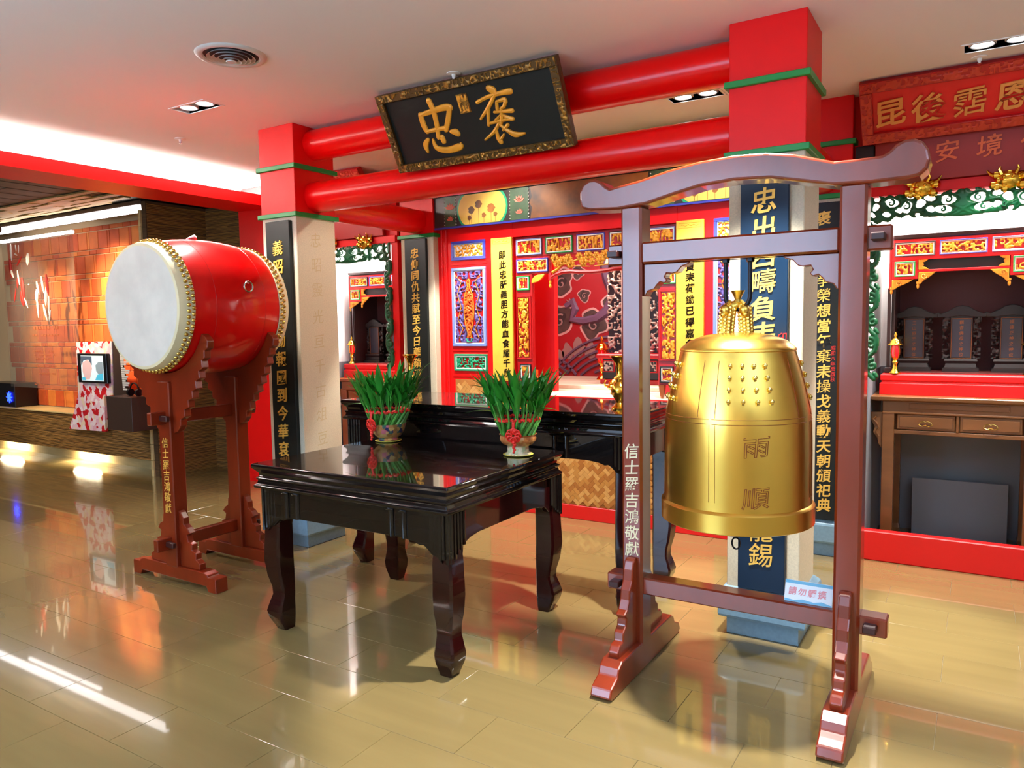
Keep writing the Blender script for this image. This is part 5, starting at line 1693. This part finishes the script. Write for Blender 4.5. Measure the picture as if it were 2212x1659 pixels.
# ------------------------------------------------------------------ bell
t = thing('bell', 'large golden temple bell hanging in the wooden stand', 'bell', (BX, BY, .71))
BP = [(.290, .712), (.296, .716), (.2965, .786), (.291, .792), (.285, .796), (.284, .86), (.2835, 1.00), (.281, 1.10), (.276, 1.16), (.264, 1.215), (.246, 1.29), (.228, 1.355), (.219, 1.385)]
MB().lathe([(.255, .720), (.262, .708)]+[(r, z) for r, z in BP], 96, (BX, BY, 0), cap0=False, cap1=False).build('body', M_bell, t, smooth=True)
MB().lathe([(.219, 1.385), (.222, 1.388), (.221, 1.394), (.214, 1.402), (.185, 1.425), (.13, 1.446), (.06, 1.456), (.001, 1.458)], 96, (BX, BY, 0), cap0=False, cap1=False).build('crown', M_bell, t, smooth=True)
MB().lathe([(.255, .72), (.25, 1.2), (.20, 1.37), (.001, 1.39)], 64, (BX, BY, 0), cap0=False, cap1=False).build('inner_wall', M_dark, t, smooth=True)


def brad(z):
    zs_b = [p[1] for p in BP]
    return float(np.interp(z, zs_b, [p[0] for p in BP]))


VD = atan2(-BY, -BX)   # direction from the bell to the viewer


def bpt(px, z, off=.0):
    """a point of the bell wall: px is measured to the right across the face seen in the photo"""
    r = brad(z)
    a = VD+px/r
    return (BX+(r+off)*cos(a), BY+(r+off)*sin(a), z)


ln = MB()
for z in (1.140, 1.122):
    for q in (0, 1, 2, 3):
        a0, a1 = -.095+.003+q*.4455, -.095+.4455-.045+q*.4455
        ln.tube([bpt(a0+(a1-a0)*i/16, z, .0006) for i in range(17)], .0011, 4)
for q in range(4):
    for dx in (-.095, -.079, ):
        x_ = dx+q*.4455-(.006 if dx < -.09 else 0)
        ln.tube([bpt(x_*1.0, .83+.29*i/10, .0006) for i in range(11)], .0011, 4)
    x_ = -.079+q*.4455
    ln.tube([bpt(x_*brad(1.145+.21*i/8)/.276, 1.145+.21*i/8, .0006) for i in range(9)], .0011, 4)
    x_ = .25+q*.4455
    ln.tube([bpt(x_*brad(1.145+.21*i/8)/.276, 1.145+.21*i/8, .0006) for i in range(9)], .0011, 4)
ln.build('engraved_lines', M_engr, t)
stud = mesh_of(MB().ball((0, 0, 0), .0082, 10, 6).lathe([(.0045, -.012), (.0045, 0)], 8), M_bells, True, 'stud')
for q in range(4):
    for r_ in range(4):
        for c2 in range(4):
            z = 1.338-r_*.0435
            x_ = (-.026+c2*.0445)*(1+.085*r_)*.92+q*.4455*brad(z)/.281
            inst('stud', stud, t, bpt(x_, z, .007))
for ch, z in (('雨', 1.045), ('順', .855)):
    me0 = glyph(ch, M_engr, outline=True)
    me = me0.copy()
    for v in me.vertices:
        u, w_, d_ = v.co.x*.105, v.co.y*.085, v.co.z*.035
        p = bpt(.070+u, z+w_, .0006+d_)
        v.co = (p[0]-BX, p[1]-BY, p[2]-.71)
    o = bpy.data.objects.new('engraved_character', me)
    COL.objects.link(o)
    o.parent = t
    ORG[o.name] = ORG[t.name]
# two headed dragon loop: two stout gilt beasts back to back
for sg, xo, r0, dy in ((-1, -.034, .030, -.012), (1, .026, .026, .018)):
    m = MB()
    pts = [(BX+xo*1.25, BY+dy, 1.440), (BX+xo*1.2, BY+dy, 1.475), (BX+xo*1.05, BY+dy, 1.51), (BX+xo*.95, BY+dy, 1.54), (BX+xo*.55, BY+dy*.6, 1.562), (BX, BY, 1.570)]
    m.tube(pts, [r0*1.12, r0, r0*.95, r0*1.02, r0*.8, r0*.5], 14)
    for i in range(8):
        z = 1.452+i*.014
        for k in range(5):
            a = -pi/2+(k-2)*.62
            m.ball((BX+xo*(1.22-.035*i)+r0*.92*cos(a), BY+dy+r0*.92*sin(a), z+.006*(k % 2)), .0085, 6, 4)
    m.ball((BX+xo*1.1, BY+dy-.026, 1.545), .021, 10, 6, sz=1.15)
    m.ball((BX+xo*1.3, BY+dy-.034, 1.528), .012, 8, 5)
    m.tube([(BX+xo, BY+dy-.02, 1.56), (BX+xo*.6, BY+dy-.022, 1.585)], [.010, .004], 6)
    m.build('dragon_loop', M_bell, t, smooth=True)
MB().lathe([(.014, 1.565), (.018, 1.575), (.012, 1.588), (.016, 1.60), (.028, 1.622), (.022, 1.622), (.008, 1.60)], 16, (BX, BY, 0)).build('flame_pearl', M_bell, t, smooth=True)
MB().lathe([(.001, .640), (.03, .642), (.07, .655), (.10, .680), (.112, .72), (.10, .78), (.02, .80)], 32, (BX+.0, BY, 0)).build('clapper', M_tab, t, smooth=True)
MB().tube([(BX+.0, BY, .80), (BX, BY, 1.38)], .006, 6).build('clapper_rod', M_iron, t)
MB().tube([(BX, BY, .645), (BX, BY, .625)], .004, 6).build('clapper_eye', M_iron, t, smooth=True)
MB().tube([(BX+.016*cos(i*pi/8), BY, .605+.024*sin(i*pi/8)) for i in range(16)], .0035, 6, closed=True).build('pull_ring', M_iron, t, smooth=True)

# small card on the lower cross beam
t = thing('notice_card', 'small white card with red lettering on the lower beam of the bell stand', 'sign', (-.515, BY-.02, .408))
sx_ = -.535
slv = lambda x, y, z: (x, BY-.012+y+.35*z, .4085+z)
MB().cbox(sx_-.088, sx_+.088, -.003, 0, 0, .078, .001).xf(slv).build('card', M_paper, t)
MB().box(sx_-.086, sx_+.086, -.0036, -.003, .066, .077).xf(slv).build('cloud_border', M_skyb, t)
MB().prism([(sx_-.086, .001), (sx_+.086, .001), (sx_+.086, .006), (sx_+.05, .014), (sx_+.02, .008), (sx_-.02, .013), (sx_-.05, .007), (sx_-.086, .010)], -.0036, -.003).xf(slv).build('cloud_border', M_skyb, t)
for i, ch in enumerate('請勿觸摸'):
    p = slv(sx_-.058+.036*i, -.004, .040)
    inst('character', glyph(ch, M_redpr, .01, .02), t, p, (pi/2-.34, 0, 0), (.032, .032, .032))

# ================================================================== exhibition room beyond the portal
YB = 4.85
wall = MB().box(-12.2, -7.19, YB, YB+.08, 0, 2.80).build('wall_brick', M_mortar)
tag(wall, 'orange brick wall of the exhibition room behind the drum', 'wall', kind='structure')
pieces = []
z = .60
row = 0
while z < 2.66:
    hgt = .205 if row % 2 == 0 else .058
    x = -10.75+(.07 if row % 4 < 2 else -.05)
    k = 0
    while x < -7.22:
        if row % 2 == 0:
            w = .185 if k % 3 else .045
        else:
            w = .26 if k % 2 else .14
        if x > -10.7 and x+w < -7.2:
            pieces.append((x, x+w-.010, z, z+hgt-.010))
        x += w
        k += 1
    z += hgt
    row += 1
pieces.sort(key=lambda p: -p[0])
bcache = {}
for x0, x1, z0, z1 in pieces[:300]:
    mi = rng.randrange(3)
    key = (round(x1-x0, 3), round(z1-z0, 3), mi)
    if key not in bcache:
        w, h = x1-x0, z1-z0
        bcache[key] = mesh_of(MB().cbox(-w/2, w/2, -.012, .004, -h/2, h/2, .003), M_brick[mi], name='brick')
    inst('brick', bcache[key], wall, ((x0+x1)/2, YB, (z0+z1)/2))
if len(pieces) > 300:
    m = MB()
    for x0, x1, z0, z1 in pieces[300:]:
        m.cbox(x0, x1, YB-.012, YB+.004, z0, z1, .003)
    m.build('brick_field', M_brick[1], wall, kind='stuff')

# frame round the brick panel: header with a light strip, bamboo end post
t = thing('panel_frame', 'frame of the brick display wall with a bright light strip along its top', 'frame', (-9.3, 4.55, 2.70))
MB().cbox(-11.9, -7.20, 4.55, 4.86, 2.775, 2.82, .004).build('header', M_brown, t)
MB().box(-11.9, -7.26, 4.545, 4.60, 2.705, 2.772).build('light_strip', M_led, t)
MB().box(-11.9, -7.22, 4.60, 4.62, 2.705, 2.775).build('header_lip', M_brown, t)
for z in range(16):
    MB().cbox(-7.225, -7.19, 4.53, 4.56, z*.17, z*.17+.165, .004).build('bamboo_post_segment', M_bamboo, t)
MB().box(-7.225, -7.19, 4.56, 4.85, .0, 2.70).build('post_return', M_reedd, t)

# reed-clad bench
bn = thing('reed_bench', 'long low bench clad in dry reeds with light glowing beneath it', 'bench', (-9.5, 4.6, 0))
MB().box(-12.0, -7.23, 4.56, 4.83, .16, .575).build('core', M_reedd, bn)
MB().cbox(-12.0, -7.23, 4.535, 4.832, .575, .592, .003).build('seat_board', M_bamboo, bn)
MB().box(-12.0, -7.23, 4.78, 4.83, 0, .16).build('plinth', M_bamboo, bn)


def reeds(x0, x1, z0, z1, mk, seed, step=.0105):
    q = random.Random(seed)
    m = MB()
    z = z0
    while z < z1:
        x = x0-q.random()*.4
        while x < x1:
            ln_ = q.uniform(.5, 1.3)
            a, b = max(x0, x), min(x1, x+ln_)
            if b-a > .05:
                r = q.uniform(.0042, .0065)
                dz = q.uniform(-.003, .003)
                m.tube([mk(a, z+dz, r), mk((a+b)/2, z+q.uniform(-.003, .003), r), mk(b, z-dz, r)], r, 5)
            x += ln_
        z += step
    return m


reeds(-11.9, -7.235, .165, .575, lambda u, z, r: (u, 4.557, z), 1, .0135).build('reed_cladding', M_reed, bn, kind='stuff')
wl = MB().box(-7.19, -7.12, 4.55, 5.30, 0, 2.80).build('wall_reed_side', M_reedd)
tag(wl, 'dark reed clad wall running back beside the brick panel', 'wall', kind='structure')
reeds(4.56, 5.24, .0, 2.78, lambda u, z, r: (-7.118, u, z), 2, .0145).build('reed_cladding', M_reed, wl, kind='stuff')
wl = MB().box(-7.19, -5.9, 5.24, 5.34, 0, 2.80).build('wall_reed_end', M_reedd)
tag(wl, 'dark reed clad end wall behind the drum', 'wall', kind='structure')
reeds(-7.12, -6.1, .0, 2.78, lambda u, z, r: (u, 5.238, z), 3, .0145).build('reed_cladding', M_reed, wl, kind='stuff')

# boarded ceiling of that room
ce = MB().box(-12.2, -6.10, -3.6, 7.3, 2.86, 2.90).build('ceiling_boarded', M_grwood)
tag(ce, 'dark boarded ceiling of the exhibition room', 'ceiling', kind='structure')
bm_ = mesh_of(MB().cbox(-.072, .072, -1.2, 1.2, -.012, .012, .003), M_grwood, name='ceiling_board')
for i in range(38):
    for j in range(4):
        inst('ceiling_board', bm_, ce, (-6.2-.152*i, -1.6+2.41*j-(.9 if i % 3 == 1 else .3 if i % 3 else 0), 2.846+.004*(i % 2)))
M_slat = mat('lit_ceiling_slat', (190, 160, 96), 0.6, var=.3, scale=(3, 9, 9))
sl_me = mesh_of(MB().cbox(-.34, .34, -.035, .035, -.008, .008, .002), M_slat, name='ceiling_slat')
for i in range(9):
    for j in range(6):
        if (i*7+j*3) % 5 == 0:
            continue
        inst('ceiling_slat', sl_me, ce, (-7.35-.62*j-.2*((i*5) % 4), 4.48-.075*i*(.75), 2.822+.006*((i+j) % 2)))
# track spotlight
t = thing('track_spotlight', 'black track spotlight at the upper left edge', 'spotlight', (-9.05, 4.0, 2.60))
MB().tube([(-9.05, 4.0, 2.83), (-9.05, 4.0, 2.66)], .012, 8).build('stem', M_screen, t)
MB().tube([(-9.13, 3.96, 2.70), (-8.97, 4.02, 2.60)], [.045, .052], 16).build('lamp_body', M_screen, t, smooth=True)
MB().tube([(-8.972, 4.018, 2.601), (-8.968, 4.02, 2.599)], .044, 16).build('lens', M_alum, t)

# hanging frosted panel with brushed strokes
GY = 4.56
GK = 4.56/4.50
t = thing('glass_panel', 'hanging frosted glass panel with white and red brushwork before the brick wall', 'glass panel', (-9.2, GY, 2.6))
MB().box(-10.087, -8.507, GY-.004, GY+.004, .851, 2.592).build('pane', M_glass, t)
MB().cbox(-10.097, -8.497, GY-.02, GY+.02, 2.588, 2.620, .004).build('top_clip', M_led, t)  # clip made to glow so that it reads bright


q = random.Random(5)
for x, z, ln_, an, w, red in [(-9.732, 2.453, 0.198, -90, 4, 0), (-9.768, 2.266, 0.218, -85, 5, 1), (-9.743, 2.21, 0.139, -60, 4, 1), (-9.617, 2.494, 0.079, -80, 2, 0), (-9.554, 2.479, 0.099, -95, 2, 0), (-9.627, 2.42, 0.069, -200, 2, 0), (-9.551, 2.345, 0.158, 40, 3, 1), (-9.359, 2.35, 0.139, -100, 6, 0), (-9.599, 2.149, 0.178, -80, 3, 1), (-9.629, 2.086, 0.119, -95, 3, 1), (-9.51, 2.011, 0.277, -85, 6, 1), (-9.535, 1.904, 0.178, -80, 7, 1), (-9.702, 1.947, 0.178, -110, 2, 1), (-9.457, 1.848, 0.139, -60, 3, 1), (-9.174, 2.014, 0.158, -75, 4, 1), (-9.068, 2.046, 0.198, -80, 4, 1), (-8.968, 2.042, 0.238, -85, 5, 1), (-9.207, 1.92, 0.158, -95, 6, 1), (-9.203, 1.787, 0.238, -88, 4, 1), (-9.004, 1.913, 0.218, -100, 6, 1), (-8.957, 1.807, 0.218, -95, 4, 1), (-9.047, 1.731, 0.198, -70, 4, 1), (-8.951, 1.692, 0.139, -110, 3, 1), (-9.376, 2.059, 0.03, 0, 2, 1)]:
    a = radians(an)
    x, z = x*GK, 1.5+(z-1.5)*GK
    P = [(x+ln_*(s-.5)*cos(a), GY-.007, z+ln_*(s-.5)*sin(a)) for s in (0, .35, .7, 1)]
    k = .0046*w
    MB().tube(P, [k*.5, k, k*.9, k*.3], 6, flat=(0, 1, 0)).build('brush_stroke', (M_wht, M_wht, M_seal)[q.randrange(3)] if red else M_wht, t, smooth=True)
M_gtext = mat('faint_brown_print', (168, 92, 60), 0.6)
for j, (xa, zl, xb) in enumerate([(-9.399, 1.561, -8.779), (-9.368, 1.475, -8.711), (-9.383, 1.357, -8.951), (-9.37, 1.292, -8.919), (-9.355, 1.249, -8.904), (-9.339, 1.206, -8.969), (-9.371, 1.119, -8.879), (-9.319, 1.033, -8.909), (-9.389, 0.901, -9.066)]):
    xa, xb, zl = xa*GK, xb*GK, 1.5+(zl-1.5)*GK
    m = MB()
    n = 10
    for i in range(n):
        if (i*3+j) % 7 == 0:
            continue
        x0p = xa+(xb-xa)*i/n
        hh = .020 if j == 0 else .007
        m.box(x0p, x0p+(xb-xa)/n*.75, GY-.0065, GY-.004, zl-hh, zl+hh)
    m.build('print_line', M_gtext, t, kind='stuff')

# flower-patterned kiosk with a monitor
KY = 4.50
t = thing('display_kiosk', 'flower patterned kiosk panel with dark side box fixed to the bench front', 'kiosk', (-8.0, KY, .42))
pts = [(-8.427, 1.392), (-7.746, 1.401), (-7.778, 0.832), (-7.937, 0.812), (-7.958, 0.43), (-8.681, 0.417), (-8.528, 0.666), (-8.454, 0.824)]
MB().prism(pts, KY-.012, KY+.02).build('floral_panel', M_floral, t)
side_ = [(-7.746, 1.401), (-7.62, 1.386), (-7.61, 1.144), (-7.53, 0.855), (-7.326, 0.834), (-7.329, 0.805), (-7.781, 0.798)]
MB().prism(side_, KY+.0, KY+.03).build('brown_fin', M_brown, t)
x0b, zb1, x1b, zb0 = -7.434, .855, -7.004, .516
MB().cbox(x0b, x1b, KY-.28, KY+.02, zb0, zb1, .004).build('side_box', M_brown, t)
m = MB()
for i in range(22):
    a = (-7.627+.0016*i, 1.357-.0218*i)
    w = (.03, .05, .045, .06, .10, .09, .12, .08, .07, .11)[(i*3) % 10]*1.25
    m.box(a[0], a[0]+w, KY-.006, KY-.001, a[1]-.009, a[1]+.009)
m.build('white_print_lines', M_wht, t)
mon = thing('monitor', 'small monitor showing a video on the flower patterned kiosk', 'monitor', (-8.2, KY-.03, 1.1))
a, b = (-8.347, 1.272), (-7.791, .953)
MB().cbox(a[0], b[0], KY-.055, KY-.012, b[1], a[1], .004).build('bezel', M_screen, mon)
M_scr = mat('screen_picture', (196, 214, 218), 0.3, emit=.55)
M_scr2 = mat('screen_skin', (196, 160, 158), 0.3, emit=.5)
M_scr3 = mat('screen_hair', (70, 82, 100), 0.3, emit=.4)
M_scr4 = mat('screen_grey', (126, 140, 150), 0.3, emit=.45)
M_scr5 = mat('screen_teal', (70, 170, 200), 0.3, emit=.5)
a, b = (-8.274, 1.248), (-7.848, .977)
sc = MB().box(a[0], b[0], KY-.057, KY-.0545, b[1], a[1]).build('screen', M_scr, mon)
ww_, hh_ = b[0]-a[0], a[1]-b[1]
pic = lambda pts: [(a[0]+u*ww_, b[1]+v*hh_) for u, v in pts]
MB().prism(pic(((.0, .98), (.5, .98), (.5, .62), (.35, .85), (.12, .80), (.02, .6))), KY-.0585, KY-.057).build('picture_patch', M_scr3, sc)
MB().prism(pic(((.08, .72), (.3, .84), (.46, .72), (.5, .5), (.42, .2), (.36, .06), (.16, .04), (.06, .35))), KY-.0582, KY-.057).build('picture_patch', M_scr2, sc)
MB().prism(pic(((.66, .62), (.8, .76), (.98, .76), (.98, .25), (.8, .24), (.68, .4))), KY-.0582, KY-.057).build('picture_patch', M_scr4, sc)
MB().prism(pic(((.72, .25), (.98, .32), (.98, .04), (.62, .04))), KY-.0584, KY-.057).build('picture_patch', M_scr5, sc)
MB().prism(pic(((.02, .12), (.16, .16), (.2, .02), (.02, .02))), KY-.0584, KY-.057).build('picture_patch', M_scr5, sc)
hp = thing('headphones', 'black headphones lying on the dark box of the kiosk', 'headphones', ((x0b+x1b)/2+.05, KY-.14, zb1))
hx, hy = (x0b+x1b)/2+.05, KY-.14
MB().tube([(hx-.08*cos(pi*i/10), hy, zb1+.04+.09*sin(pi*i/10)) for i in range(11)], .008, 8).build('headband', M_screen, hp, smooth=True)
for s in (-1, 1):
    MB().tube([(hx+s*.085, hy, zb1+.036), (hx+s*.055, hy, zb1+.036)], .036, 14).build('ear_cup', M_screen, hp, smooth=True)

# speaker box with a blue light at the left edge
t = thing('subwoofer', 'black box with a blue star light on the bench at the left edge', 'speaker', (-10.2, 4.68, .592))
MB().cbox(-10.75, -10.02, 4.56, 4.82, .592, .885, .006).build('cabinet', M_screen, t)
m = MB()
for k in range(4):
    a_ = k*pi/4
    m.tube([(-10.15+.07*cos(a_), 4.554, .715+.07*sin(a_)), (-10.15, 4.552, .715), (-10.15-.07*cos(a_), 4.554, .715-.07*sin(a_))], [.004, .014, .004], 6)
m.build('blue_light', M_bluel2, t)

# a cushioned finish for the render
scene.cycles.max_bounces = 8
scene.cycles.diffuse_bounces = 4
scene.cycles.glossy_bounces = 5
scene.cycles.transparent_max_bounces = 8
scene.cycles.sample_clamp_indirect = 6.0
scene.cycles.caustics_reflective = False
scene.cycles.caustics_refractive = False
scene.cycles.use_denoising = True
